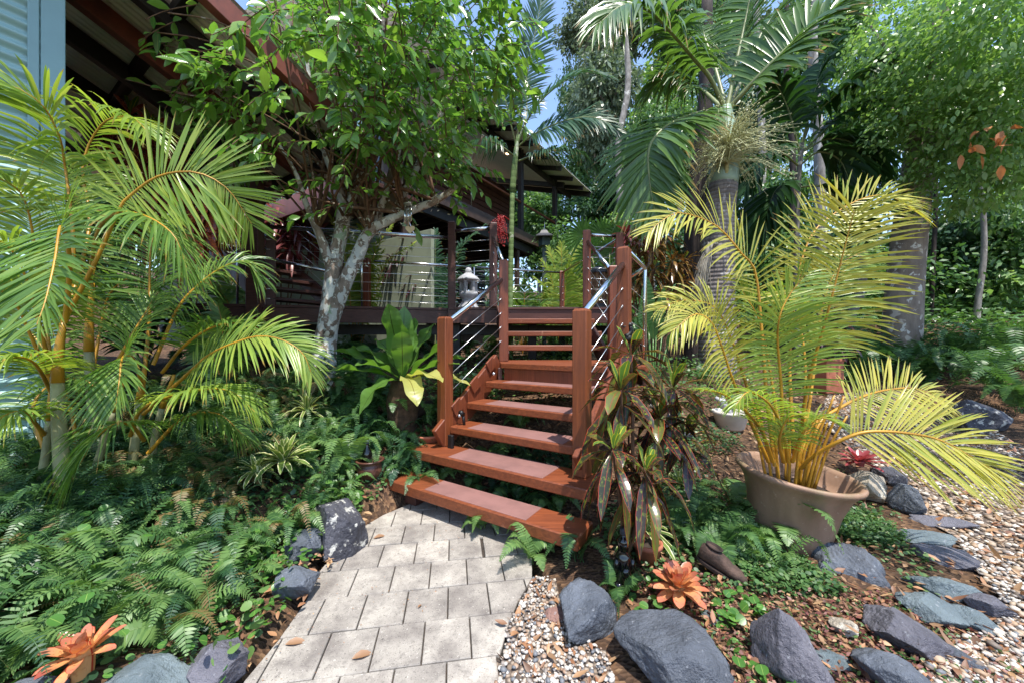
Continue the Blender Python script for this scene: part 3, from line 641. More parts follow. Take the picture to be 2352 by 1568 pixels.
# roof plane falling along A at 23 degrees
cs,sn=math.cos(math.radians(23)),math.sin(math.radians(23)); AD=np.array([A3[0]*cs,A3[1]*cs,-sn]); NRM=np.array([A3[0]*sn,A3[1]*sn,cs])
P0=np.array([-3.81,3.2,4.2])
corrsheet(P0-T3*4.2-AD*3.0+NRM*.12,AD,T3,NRM,5.3,5.6,.076,.009,'roof','roofsheet',hs)
for k,s in enumerate((-3.3,-2.35,-1.35,-.52,0.12,.75,1.35)):
    mb=MB(); a=P0+T3*s-AD*2.9; b=P0+T3*s+AD*2.25; beam(mb,a,b,.09 if k!=4 else .1,.17); mb.build('rafter',MT['rust' if k in (4,6) else 'black'],hs,False)
for k,s in enumerate((-1.2,-.35,.5,1.3,2.1)):
    mb=MB(); a=P0+AD*s-T3*4.2+NRM*.05; b=P0+AD*s+T3*1.38+NRM*.05; beam(mb,a,b,.09,.1); mb.build('purlin',MT['black'],hs,False)
mb=MB(); post_=np.array([-3.28,4.66,0]); box(mb,(-3.24,4.66,2.4),.15,.15,3.6,.1,0,.006); mb.build('verandah_post',MT['brown'],hs,False)
# upper floor: beam, wall, window, railing
bm0=np.array([-3.53,6,3.45]); 
mb=MB(); beam(mb,bm0-T3*4.2,bm0+T3*1.3,.1,.3); mb.build('floor_beam',MT['redpaint'],hs,False)
corrsheet(bm0+A3*1.1-T3*4.5+np.array([0,0,-.1]),T3,np.array([0,0,1.]),A3,5.3,2.0,.083,.01,'upper_wall','cladding',hs)
mb=MB(); c=bm0+A3*1.05+T3*.62; box(mb,c+np.array([0,0,1.1]),.5,.05,1.9,RZ,0,.004); wf=mb.build('window',MT['black'],hs,False)
mb=MB(); box(mb,c+np.array([0,0,1.1])-A3*.03,.42,.02,1.8,RZ,0,.002); mb.build('pane',MT['glassd'],wf,False)
for z in (1.02,.62): rail(bm0-T3*3+np.array([0,0,z+.15]),bm0+T3*1.2+np.array([0,0,z+.15]),.02,hs,'upper_rail')
for s in (-2.2,-1.3,-.4,.35,1.1):
    mb=MB(); rod(mb,bm0+T3*s+np.array([0,0,.1]),bm0+T3*s+np.array([0,0,1.17]),.015); mb.build('rail_stanchion',MT['steel'],hs)
mb=MB(); box(mb,bm0+A3*.6-T3*1.4+np.array([0,0,.12]),6,1.2,.06,RZ); mb.build('upper_floor',MT['brown'],hs,False)
mb=MB(); beam(mb,bm0+A3*1.9-T3*4.5+np.array([0,0,-1.3]),bm0+A3*1.9+T3*1.2+np.array([0,0,-1.3]),.08,2.4); mb.build('lower_wall',MT['wallg'],hs,False)
mb=MB(); box(mb,bm0-T3*2.2+np.array([0,0,-1.2]),.14,.14,2.4,RZ); mb.build('verandah_post',MT['brown'],hs,False)
# ------------------------------------------------------------------ rear pavilion
pv=thing('rear_house','dark steel framed rear house with pale ceiling, verandah and open undercroft','house',(0,12,G(0,12)))
zf=H+3.5; B0=np.array([-1.55,9,zf]); 
def pb(t,a,z): return B0+T3*t+A3*a+np.array([0,0,z])
mb=MB(); beam(mb,pb(0,-3,-.12),pb(0,6.1,-.12),.12,.3); mb.build('floor_beam',MT['deep'],pv,False)
mb=MB(); beam(mb,pb(-.15,-3,-.42),pb(-.15,6.0,-.42),.12,.26); mb.build('floor_beam',MT['black'],pv,False)
mb=MB(); box(mb,pb(-2.5,1.6,.04),4.9,9.2,.06,RZ); mb.build('floor',MT['black'],pv,False)
for a in np.arange(-2.8,6,.45):
    mb=MB(); beam(mb,pb(-4.8,a,-.1),pb(-.1,a,-.1),.05,.16); mb.build('joist',MT['black'],pv,False)
for a,z in ((-1.2,0),(3.45,0),(5.9,0)):
    mb=MB(); p=pb(-.06,a,0); box(mb,p+np.array([0,0,1.35]),.15,.15,2.7,RZ); mb.build('post',MT['black'],pv,False)
    p=pb(-.2,a,-.55); zg=float(G(p[0],p[1])); mb=MB(); box(mb,(p[0],p[1],(zg+p[2])/2),.13,.13,p[2]-zg,RZ); mb.build('undercroft_post',MT['deep'],pv,False)
for a,b in ((-1.2,1.2),(3.45,1.6)):
    mb=MB(); rod(mb,pb(-.2,a,-.6),pb(-.2,a+b,-2.6),.012,6); mb.build('brace',MT['wire'],pv)
rail(pb(-.02,-3,.95),pb(-.02,6,.95),.035,pv,'handrail','redu'); 
for a in (-2,.9,5.0): mb=MB(); rod(mb,pb(-.02,a,0),pb(-.02,a,.95),.012,6); mb.build('rail_stanchion',MT['steel'],pv)
# walls: slatted end, dark lower wall, pale undercroft wall
mb=MB()
for k in range(13): beam(mb,pb(-2.2,-3,.2+k*.2),pb(-2.2,6.2,.2+k*.2),.03,.17)
mb.build('slat_wall',MT['brown'],pv,False)
mb=MB(); beam(mb,pb(-2.25,-3,1.3),pb(-2.25,6.2,1.3),.02,2.7); mb.build('wall_lining',MT['black'],pv,False)
mb=MB()
for k in range(14): beam(mb,pb(-3.6,-1.5,-3.1+k*.2),pb(-3.6,6.2,-3.1+k*.2),.03,.17)
mb.build('undercroft_wall',MT['black'],pv,False)
mb=MB(); beam(mb,pb(-2.6,-4.6,-2.2),pb(-.9,-1.0,-2.2),.1,2.6); mb.build('lower_wall',MT['wallg'],pv,False)
# roof: eave along A at t=.8, falling towards +T
cs,sn=math.cos(math.radians(17)),math.sin(math.radians(17)); TD=np.array([T3[0]*cs,T3[1]*cs,-sn]); RN=np.array([T3[0]*sn,T3[1]*sn,cs]); EV=pb(.85,0,2.42)
corrsheet(EV-A3*3.2-TD*5.6,TD,A3,RN,5.6,10.6,.09,.013,'roof','roofsheet',pv)
for a in np.arange(-2.9,7.4,.95):
    mb=MB(); beam(mb,EV+A3*a-TD*5.5-RN*.1,EV+A3*a-TD*.03-RN*.1,.06,.14); mb.build('rafter',MT['black'],pv,False)
mb=MB(); beam(mb,EV-A3*3.1-TD*.85-RN*.26,EV+A3*7.3-TD*.85-RN*.26,.09,.18); mb.build('eave_beam',MT['black'],pv,False)
mb=MB(); beam(mb,EV+A3*5.95-TD*5-RN*.25,EV+A3*5.95-TD*.5-RN*.25,.09,.2); mb.build('end_beam',MT['black'],pv,False)
mb=MB(); beam(mb,EV+A3*7.3-TD*5-RN*.1,EV+A3*7.3-TD*.0-RN*.1,.06,.2); mb.build('barge_board',MT['black'],pv,False)
mb=MB(); V=[EV-A3*3-TD*5.2-RN*.2,EV-A3*3-TD*.95-RN*.2,EV+A3*5.85-TD*.95-RN*.2,EV+A3*5.85-TD*5.2-RN*.2]; V=V+[q+RN*.02 for q in V]
mb.add(V,[np.array([[3,2,1,0],[4,5,6,7],[0,1,5,4],[1,2,6,5],[2,3,7,6],[3,0,4,7]])]); mb.build('ceiling',MT['ceil'],pv,False)
q=EV+A3*3.35-TD*1.35-RN*.205; mb=MB(); lathe(mb,[(0,0),(.055,0),(.055,.02)],q,16); mb.build('downlight',MT['glow'],pv)
def pts(y3): return [P(*p) for p in y3]
UPV=np.array([0,0,1.])
# ------------------------------------------------------------------ leaf masses
def leafmass(mb, cen, rad, n, L, W, down=.5, shell=.55, m=0, prof=LEAF3, ncol=2, clump=0, fold=.2, jitn=.6, droop=.25):
    cen=np.asarray(cen,float); rad=np.asarray(rad,float)
    if clump:
        k=max(3,n//clump); d=nrm(rng.normal(0,1,(k,3))); r=shell+(1-shell)*rng.uniform(0,1,(k,1))**.6
        cc=d*r*rad; idx=rng.integers(0,k,n); sp=rng.uniform(.05,.16,(k,1))*rad.mean()*1.5
        p=cen+cc[idx]+rng.normal(0,1,(n,3))*sp[idx]*np.array([1,1,.6]); out=nrm(cc[idx]/rad)
    else:
        d=nrm(rng.normal(0,1,(n,3))); r=shell+(1-shell)*rng.uniform(0,1,(n,1))**.6; p=cen+d*r*rad; out=d
    D=out*.7+rng.normal(0,.6,(n,3))+np.array([0,0,-down]); N=out*.5+np.array([0,0,.8])+rng.normal(0,jitn,(n,3))
    s=rng.uniform(.65,1.25,n); blades(mb,p,D,N,L*s,W*s,droop,prof,ncol,fold,m)
def limb(mb,a,b,r0,r1,bend=.12,n=8,m=0):
    a=np.asarray(a,float); b=np.asarray(b,float); L=np.linalg.norm(b-a); k=5
    p=a+(b-a)*np.linspace(0,1,k)[:,None]; p[1:-1]+=rng.normal(0,bend*L*.3,(k-2,3)); tube(mb,spline(p,12),[r0,(r0+r1)/2,r1],n,m)
# ------------------------------------------------------------------ near glossy tree over the deck
tr_=thing('tree','lichen covered garden tree with glossy green leaves beside the deck',"tree",PG(742,880))
b0=PG(742,880); mb=MB()
Y0=4.2
tube(mb,spline([b0-np.array([0,0,.15]),P(746,800,Y0),P(757,725,Y0-.03),P(764,650,Y0-.05),P(770,590,Y0-.05),P(786,525,Y0),P(792,430,Y0+.05),P(800,330,Y0+.1),P(812,180,Y0+.15),P(830,0,Y0+.2),P(835,-250,Y0+.2)],44),[.15,.122,.1,.075,.076,.078,.072,.06,.048,.04,.02],14)
tube(mb,spline([P(752,770,Y0-.04),P(775,700,Y0-.08),P(797,640,Y0-.12),P(822,587,Y0-.12),P(852,530,Y0-.1),P(930,490,Y0-.1),P(1000,462,Y0-.1),P(1045,430,Y0-.15),P(1075,380,Y0-.2),P(1110,310,Y0-.3)],36),[.07,.076,.076,.07,.06,.046,.042,.03,.022,.012],12)
for q in ([(800,480),(835,380),(860,260),(885,120)],[(860,520),(900,400),(930,280),(960,150)],[(795,470),(750,360),(720,240),(700,100)],[(900,500),(960,380),(1010,270),(1060,160)]): tube(mb,spline([P(x,y,Y0-.12*i) for i,(x,y) in enumerate(q)],18),[.045,.035,.026,.012],9)
tube(mb,spline([P(768,640,Y0-.06),P(752,590,Y0-.12),P(735,542,Y0-.16),P(718,505,Y0-.2),P(700,460,Y0-.3),P(680,400,Y0-.45),P(640,330,Y0-.6)],24),[.06,.055,.045,.035,.026,.018,.01],10)
mb.build('trunk',MT['lichen'],tr_)
mb=MB()   # upright suckers and twigs
forks=[P(790,500,Y0),P(850,540,Y0-.1),P(730,530,Y0-.15),P(930,490,Y0-.1),P(800,400,Y0),P(1000,462,Y0-.1),P(795,440,Y0)]
tips=[]
for k in range(64):
    f=forks[R.randrange(len(forks))]; tx=R.gauss(790,165); ty=R.uniform(-260,330); Yt=Y0+R.uniform(-1.5,.8)
    tip=P(min(max(tx,470),1180),ty,Yt); mid=(f+tip)/2+np.array([R.uniform(-.15,.15)*1.5,R.uniform(-.2,.2),-.12]); q=spline([f,mid,tip],14); tube(mb,q,[R.uniform(.012,.026),.01,.004],6)
    for a in range(3): tips.append(q[R.randrange(6,14)])
leafb=[]; leafd=[]
for k in range(1150):
    if k<330: c=tips[R.randrange(len(tips))]+rng.normal(0,.16,3)
    else:
        th=R.uniform(0,6.28); ph=math.asin(R.uniform(-.85,1)); rr=.55+.45*R.random()**.5
        c=np.array([-1.72+2.05*rr*math.cos(th)*math.cos(ph),3.75+1.35*rr*math.sin(th)*math.cos(ph),3.95+1.55*rr*math.sin(ph)])
    dx=c[0]/c[1]*F+1176; dy=784-(c[2]-H)/c[1]*F
    if dx<(600-1.25*dy if dy<130 else 440 if dy<300 else 500): continue
    if dx>1215 or (dx>1060 and dy>300) or (dx>1140 and dy>200 and R.random()<.6): continue
    if 585<dx<760 and dy>300 and R.random()<.8: continue
    if dy>430 and R.random()<.8: continue
    if dy>230 and 620<dx<1060 and R.random()<.42: continue
    o=nrm(np.array([c[0]+1.7,c[1]-4.0,c[2]-3.2])); L=R.uniform(.22,.42); d=nrm(o*.8+rng.normal(0,.5,3)+np.array([0,0,-.25]))
    q=spline([c-d*L*.5,c+np.array([0,0,.03]),c+d*L*.5-np.array([0,0,.05])],7); tube(mb,q,[.005,.003],4,cap=False)
    n=R.randrange(9,14)
    for a in range(n):
        f=a/n; p=q[min(6,int(f*7))]; s=1 if a%2 else -1; sd=nrm(np.cross(d,UPV))*s
        leafb.append(p); leafd.append(d*.55+sd*.75+np.array([0,0,R.uniform(-.75,.15)])+rng.normal(0,.22,3))
# hanging sprays drawn at the photograph's outline
for x,y,Yt,n in ((360,75,2.9,6),(375,105,3,6),(425,150,3,8),(350,205,3.1,5),(405,215,3.1,8),(455,255,3.1,12),(385,30,2.8,4),(480,300,3.2,12),(560,310,3.3,14),(610,330,3.3,10),(655,445,3.5,6),(700,500,3.7,6),(590,250,3,12),
   (1195,110,3.6,16),(1215,60,3.7,14),(1150,150,3.5,16),(1110,390,3.8,14),(1060,390,3.8,14),(1120,250,3.8,14),(1160,200,3.6,14),(1030,330,3.6,16),(990,300,3.4,12),(960,420,3.7,12),(880,330,3.2,12),(850,440,3.5,10),(760,480,3.6,8),(720,420,3.4,10),(690,330,3.2,12),(740,260,3,12),(840,250,3,12),(920,230,3,14),(640,120,2.7,14),(720,90,2.6,14),(820,60,2.6,14),(560,60,2.7,14),(490,120,2.8,14),(900,100,2.7,14),(1000,120,3,14),(1060,80,3,14),(1090,430,3.8,7),(820,530,3.8,5)):
    c=P(x,y,Yt); d=nrm(np.array([np.sign(x-780)*.8,-.3,-.35])+rng.normal(0,.25,3)); q=spline([c-d*.22,c+np.array([0,0,.02]),c+d*.16],7); tube(mb,q,[.005,.003],4,cap=False)
    if x<640: tube(mb,spline([P(x+(780-x)*.5,y+60,Yt+.3),(P(x+(780-x)*.5,y+60,Yt+.3)+c)/2+np.array([0,0,.05]),c],8),[.008,.005],5,cap=False)
    for a in range(n):
        p=q[min(6,int(a/n*7))]; s=1 if a%2 else -1; sd=nrm(np.cross(d,UPV))*s
        leafb.append(p); leafd.append(d*.6+sd*.7+np.array([0,0,R.uniform(-.6,.25)])+rng.normal(0,.2,3))
mb.build('branches',MT['twig'],tr_)
mb=MB(); n=len(leafb); sz=rng.uniform(.5,1.25,n)
blades(mb,leafb,leafd,np.array([0,-.35,.8])+rng.normal(0,.5,(n,3)),.13*sz,.06*sz*rng.uniform(.8,1.2,n),.3*rng.uniform(.3,1.4,n),LEAF,3,.3)
mb.build('crown',MT['treel'],tr_)
mb=MB(); n=260   # pale lichen tufts on the limbs
tp=[P(790,520,Y0-.1),P(866,525,Y0-.2),P(1000,462,Y0-.16),P(778,600,Y0-.17),P(930,490,Y0-.17),P(830,590,Y0-.22),P(800,330,Y0)]
bp=np.array([tp[R.randrange(len(tp))]+rng.normal(0,.07,3) for _ in range(n)])
blades(mb,bp,rng.normal(0,1,(n,3))+np.array([0,-.6,.2]),rng.normal(0,1,(n,3)),.05,.012,.2,LEAF3,2); kind(mb.build('lichen_tufts',plain('pale_lichen',g((196,194,176)),.9,0,.2,20),tr_),'stuff')
# ------------------------------------------------------------------ golden cane palm, left
def fr(parent,ctrl,mats,LL,nl,wid,**kw):
    mb=MB(); frond(mb,pts(ctrl),LL,nl,wid,**kw); return mb.build('frond',[MT[x] for x in mats],parent)
gp=thing('golden_cane_palm','large golden cane palm with arching yellow green fronds against the house wall','palm',PG(240,1090))
CY=('canel','caner'); CG=('caneg','caner')
for a,b_,c_,Y_,r0 in (((147,1115),(132,870),(145,740),2.1,.036),((232,1090),(205,820),(212,650),2.5,.034),((300,1070),(318,940),(335,830),2.45,.028),((340,1060),(365,960),(400,860),2.5,.024),((90,1090),(110,1000),(118,880),2.2,.022),((205,1080),(255,960),(290,860),2.3,.022)):
    mb=MB(); q=spline([P(*a,Y_)-np.array([0,0,.12]),P(*b_,Y_),P(*c_,Y_)],16); tube(mb,q[:11],[r0,r0*.75],10); tube(mb,q[10:],[r0*.8,r0*.35],10,1); mb.build('cane',[MT['canes'],MT['caner']],gp)
FL=[
 ([(145,740,2.1),(215,610,2.1),(274,482,2.1),(292,457,2.1),(352,411,2.1),(415,395,2.1),(470,402,2.15),(527,439,2.2),(578,515,2.25)],CY,.46,52,.034,dict(t0=.42,up=(-.1,-1,.12),vee=.05,a0=88,a1=35,droop=.15)),
 ([(165,700,2.2),(168,540,2.2),(150,387,2.2),(135,310,2.1),(95,240,2.0),(20,195,1.9),(-60,190,1.8)],CY,.48,54,.034,dict(t0=.35,up=(.3,-.8,.6),droop=.45)),
 ([(150,740,2.1),(205,520,2.4),(190,380,2.5),(235,285,2.5),(300,270,2.4),(345,310,2.3)],CY,.45,44,.033,dict(t0=.4,droop=.6)),
 ([(150,740,2.1),(160,600,1.95),(141,521,1.8),(126,600,1.65),(105,690,1.55),(85,745,1.5)],CG,.40,44,.032,dict(t0=.38,up=(0,-1,.35),droop=.25,a0=70,a1=35)),
 ([(205,650,2.5),(222,540,2.3),(262,492,2.15),(330,495,2.05),(398,540,2.0),(428,615,2.0)],CG,.38,44,.03,dict(t0=.35,droop=.6,vee=.1)),
 ([(120,860,2.2),(85,600,2.2),(60,470,2.1),(20,420,2.0),(-50,400,1.9)],CY,.42,44,.032,dict(t0=.4,droop=.6)),
 ([(120,860,2.2),(60,640,2.0),(10,560,1.9),(-60,545,1.8)],CY,.42,40,.032,dict(t0=.35,droop=.7)),
 ([(334,830,2.45),(343,731,2.5),(344,620,2.55),(352,545,2.6),(395,505,2.7)],CG,.40,46,.026,dict(t0=.22,up=(0,-1,.2),droop=.3,a0=80,a1=35)),
 ([(352,837,2.45),(408,710,2.5),(457,654,2.55),(510,615,2.6),(562,601,2.65),(598,640,2.7)],CG,.38,50,.026,dict(t0=.25,up=(0,-.6,.8),droop=.55)),
 ([(373,855,2.5),(422,795,2.4),(480,755,2.4),(540,742,2.4),(590,760,2.4)],CG,.34,44,.026,dict(t0=.3,droop=.5)),
 ([(330,950,2.4),(440,850,2.3),(485,812,2.25),(548,784,2.2),(598,772,2.2),(650,781,2.2),(696,812,2.2),(716,860,2.2)],CY,.34,56,.028,dict(t0=.32,up=(0,-.75,.65),vee=.25,droop=.35)),
 ([(265,840,2.3),(300,775,2.3),(332,722,2.35),(350,690,2.4)],CG,.3,34,.024,dict(t0=.2,up=(0,-1,.2))),
 ([(330,900,2.3),(310,830,2.1),(283,820,1.95),(275,870,1.85),(268,925,1.8)],CG,.32,40,.027,dict(t0=.35,up=(0,-1,.4),droop=.35)),
 ([(300,1000,2.3),(323,942,2.2),(387,911,2.15),(475,893,2.1),(534,900,2.1),(585,945,2.1)],CY,.32,54,.027,dict(t0=.28,droop=.6)),
 ([(330,1010,2.3),(300,975,2.1),(260,975,2.0),(215,1010,1.95),(172,1085,1.9)],CG,.32,44,.027,dict(t0=.3,droop=.8)),
 ([(118,880,2.2),(70,770,2.1),(30,690,2.0),(-30,650,1.9)],CY,.4,36,.03,dict(t0=.4,droop=.5)),
 ([(118,900,2.2),(80,835,2.0),(30,820,1.9),(-30,850,1.8)],CY,.36,40,.03,dict(t0=.3,droop=.6)),
 ([(105,1000,2.2),(60,950,2.0),(20,950,1.9),(-40,990,1.8)],CY,.32,40,.028,dict(t0=.3,droop=.6)),
 ([(105,1040,2.2),(75,940,2.3),(120,880,2.4),(190,870,2.4),(240,910,2.4)],CG,.32,42,.028,dict(t0=.3,droop=.6)),
 ([(205,650,2.5),(240,560,2.7),(330,555,2.8),(430,620,2.8)],CG,.4,44,.028,dict(t0=.3,droop=.6)),
 ([(340,1040,2.4),(420,960,2.4),(500,950,2.4),(560,1000,2.4)],CG,.32,44,.026,dict(t0=.25,droop=.7)),
 ([(180,1060,2.4),(160,930,2.5),(100,800,2.5),(30,740,2.5),(-40,760,2.5)],CG,.42,44,.03,dict(t0=.3,droop=.6)),
 ([(205,900,2.6),(230,760,2.7),(250,680,2.7),(300,640,2.7),(370,680,2.7)],CG,.38,44,.028,dict(t0=.3,droop=.7)),
 ([(140,1060,2.6),(120,900,2.7),(60,650,2.7),(30,540,2.7),(90,470,2.7)],CG,.42,44,.03,dict(t0=.35,droop=.7)),
]
for c,m,LL,nl,wd,kw in FL: fr(gp,c,m,LL*1.03,int(nl*1.2),wd*.5,**{**kw,'droop':kw.get('droop',.35)*.75})
# ------------------------------------------------------------------ big taupe pot and its golden cane palm
pc=np.array([1.69,2.28,.02])
pt=thing('plant_pot','big taupe flared plant pot leaning beside the gravel','pot',pc)
Mt=rotm('Y',.10)@rotm('X',.06)
mb=MB(); lathe(mb,[(.0,.02),(.19,.0),(.2,.01),(.215,.12),(.235,.25),(.268,.36),(.30,.41),(.318,.425),(.322,.44),(.315,.452),(.295,.45),(.285,.43),(.262,.38),(.235,.33),(.0,.325)],pc,56,0,Mt); mb.build('body',MT['bigpot'],pt)
mb=MB(); lathe(mb,[(.235,.335),(.12,.345),(0,.35)],pc,28,0,Mt); mb.build('soil',MT['soil'],pt)
pp=thing('golden_cane_palm','yellow golden cane palm growing in the big taupe pot','palm',pc+np.array([0,0,.34]))
CYY=('caney','caner'); CGY=('canel','caner')
mb=None
for k in range(17):
    a=R.uniform(0,6.28); r=R.uniform(.02,.13); p0=pc+np.array([.03+r*math.cos(a),r*math.sin(a),.33]); mb=MB()
    tube(mb,spline([p0,p0+np.array([(p0[0]-pc[0])*.5,(p0[1]-pc[1])*.5,.25]),p0+np.array([(p0[0]-pc[0])*1.4+R.uniform(-.06,.06),(p0[1]-pc[1])*1.2,R.uniform(.38,.62)])],10),[.009,.0075,.005],7); mb.build('cane',MT['caner'],pp)
FR_=[
 ([(1780,1070,2.3),(1760,900,2.35),(1738,642,2.4),(1705,586,2.35),(1649,522,2.3),(1581,492,2.2),(1541,494,2.15),(1492,530,2.1)],CYY,.42,50,.026,dict(t0=.42,up=(0,-.85,.5),droop=.25,vee=.2,a0=75)),
 ([(1835,1060,2.3),(1854,891,2.25),(1898,730,2.15),(1926,622,2.1),(1950,530,2.05),(1962,484,2.02)],CYY,.44,56,.026,dict(t0=.46,up=(-.1,-1,.1),droop=.28,vee=.1,a0=80,a1=50,tip=.8)),
 ([(1825,1060,2.4),(1815,800,2.6),(1850,570,2.7),(1930,482,2.75),(2030,448,2.8),(2110,492,2.85)],CYY,.44,50,.026,dict(t0=.45,up=(0,-.8,.6),droop=.25)),
 ([(1800,1060,2.25),(1794,887,2.2),(1786,790,2.15),(1790,730,2.1),(1812,680,2.1),(1850,630,2.1)],CGY,.42,52,.026,dict(t0=.3,up=(0,-1,.2),droop=.3,a0=75,a1=30)),
 ([(1765,1060,2.3),(1690,890,2.2),(1657,795,2.15),(1633,740,2.1),(1596,722,2.05),(1545,760,2.0)],CYY,.34,46,.025,dict(t0=.42,up=(0,-.8,.6),droop=.45)),
 ([(1775,1060,2.4),(1720,900,2.5),(1680,780,2.5),(1640,705,2.5),(1570,690,2.5),(1510,712,2.45)],CYY,.36,46,.025,dict(t0=.45,up=(0,-.7,.7),droop=.4)),
 ([(1850,1065,2.35),(1882,971,2.4),(1930,935,2.45),(1990,907,2.5),(2050,893,2.55),(2110,893,2.6),(2172,925,2.65)],CYY,.36,50,.026,dict(t0=.35,up=(0,-.8,.6),droop=.2,vee=.2)),
 ([(1840,1075,2.25),(1862,1051,2.2),(1922,1015,2.1),(1990,991,2.05),(2090,995,2.0),(2171,1015,1.98),(2275,1075,1.96)],CYY,.42,50,.026,dict(t0=.3,up=(0,-.9,.45),droop=.18,vee=.15,a0=65,a1=15,tip=.5)),
 ([(1775,1060,2.25),(1750,991,2.15),(1709,939,2.1),(1657,903,2.05),(1605,893,2.0)],CGY,.2,40,.02,dict(t0=.35,droop=.4)),
 ([(1810,1060,2.2),(1800,1000,2.1),(1770,930,2.0),(1720,900,1.95),(1690,930,1.9)],CGY,.24,40,.02,dict(t0=.35,droop=.5)),
 ([(1820,1060,2.2),(1840,1000,2.1),(1880,960,2.05),(1920,970,2.0)],CGY,.24,40,.02,dict(t0=.35,droop=.5)),
 ([(1830,1060,2.4),(1850,900,2.5),(1840,760,2.6),(1800,690,2.6),(1740,680,2.6)],CGY,.38,44,.025,dict(t0=.4,droop=.4)),
 ([(1800,1060,2.4),(1770,860,2.5),(1745,740,2.5),(1700,660,2.5)],CGY,.36,44,.025,dict(t0=.35,up=(0,-1,.2),droop=.3)),
 ([(1840,1060,2.5),(1870,850,2.7),(1890,700,2.75),(1930,610,2.8),(2000,570,2.85)],CGY,.42,44,.026,dict(t0=.4,up=(0,-.9,.4),droop=.3)),
 ([(1800,1060,2.2),(1790,1010,2.05),(1810,960,2.0),(1850,950,1.95)],CGY,.2,36,.018,dict(t0=.3,droop=.5)),
]
for c,m,LL,nl,wd,kw in FR_: fr(pp,c,m,LL,int(nl*.92),wd*.55,**{**kw,'droop':kw.get('droop',.35)*.75})
# ------------------------------------------------------------------ tall ringed palm
KY=5.5
kp=thing('king_palm','tall palm with grey ringed trunk, pale crownshaft and creamy flower spray','palm',PG(1650,860))
kb=P(1645,850,KY)
mb=MB(); tube(mb,spline([kb-np.array([0,0,.4]),P(1648,760,KY),P(1648,620,KY),P(1652,500,KY),P(1660,425,KY)],30),[.27,.25,.235,.215,.2],24); mb.build('trunk',MT['ringed'],kp)
mb=MB(); tube(mb,spline([P(1660,428,KY),P(1664,375,KY),P(1668,320,KY),P(1667,245,KY)],16),[.2,.205,.15,.07],20); mb.build('crownshaft',MT['shaft'],kp)
PL_=('palml','palmr')
for c,LL,nl,wd,kw in [
 ([(1665,250,5.5),(1631,180,5.4),(1597,139,5.25),(1545,79,5.0),(1490,25,4.8),(1430,14,4.6),(1375,55,4.45)],1.0,72,.06,dict(t0=.2,up=(.3,-.5,.8),droop=.55,a0=80,vee=.25)),
 ([(1660,258,5.5),(1620,258,5.3),(1582,268,5.15),(1534,289,5.0),(1500,322,4.9),(1489,360,4.85),(1494,431,4.8),(1505,490,4.8)],.95,72,.058,dict(t0=.2,up=(-.5,-.6,.6),droop=.3,a0=85,a1=30,vee=.2)),
 ([(1676,248,5.5),(1732,187,5.3),(1807,112,5.1),(1882,49,4.9),(1950,5,4.7),(2010,-20,4.6)],1.05,72,.065,dict(t0=.16,up=(-.3,-.6,.75),droop=.3,a0=85,a1=40,vee=.45)),
 ([(1670,250,5.5),(1690,150,5.6),(1712,50,5.7),(1740,-90,5.8)],.9,50,.05,dict(t0=.4,droop=.3)),
 ([(1668,250,5.6),(1640,150,5.9),(1600,40,6.2),(1560,-60,6.3)],1.0,60,.055,dict(t0=.25,droop=.5)),
 ([(1672,250,5.6),(1720,150,6.0),(1760,60,6.3),(1850,-40,6.5)],1.0,60,.055,dict(t0=.25,droop=.5)),
 ([(1660,250,5.6),(1600,200,6.1),(1530,180,6.4),(1480,220,6.5)],.9,60,.055,dict(t0=.25,droop=.6)),
 ]: 
    mb=MB(); frond(mb,pts(c),LL,nl,wd,rr=.035,**kw); mb.build('frond',[MT['palml'],MT['palmr']],kp)
mb=MB(); fc=P(1680,395,KY-.2)
tube(mb,[P(1668,410,KY-.15),P(1672,330,KY-.28),P(1668,290,KY-.3)],[.03,.02,.012],8)
for k in range(300):
    th=R.uniform(0,6.28); el_=R.uniform(-.5,1.3); d=np.array([math.cos(th)*math.cos(el_),math.sin(th)*math.cos(el_)*.8-.25,math.sin(el_)]); L=R.uniform(.45,.8); p0=P(1672,350+R.uniform(-25,25),KY-.28)
    q=spline([p0,p0+d*L*.5,p0+d*L+np.array([0,0,-.12-.12*R.random()])],8); tube(mb,q,[.005,.0025],4,cap=False)
    V,Fs=ICO1
    for b_ in q[2:]:
        for z in range(2): mb.add(V*R.uniform(.006,.011)+b_+rng.normal(0,.008,3),[Fs])
mb.build('flower_spray',MT['flower'],kp)
mb=MB()
for k in range(60):
    p0=P(1632,560,KY-.3)+rng.normal(0,.015,3); tip=P(R.gauss(1605,12),R.uniform(660,715),KY-.3+R.uniform(-.1,.1)); tube(mb,spline([p0,(p0+tip)/2+rng.normal(0,.02,3)+np.array([-.03,0,.03]),tip],7),[.008,.005],5)
tube(mb,[P(1648,560,KY-.2),P(1632,560,KY-.3)],[.02,.015],6); mb.build('dry_flower_stalk',MT['fibre'],kp)
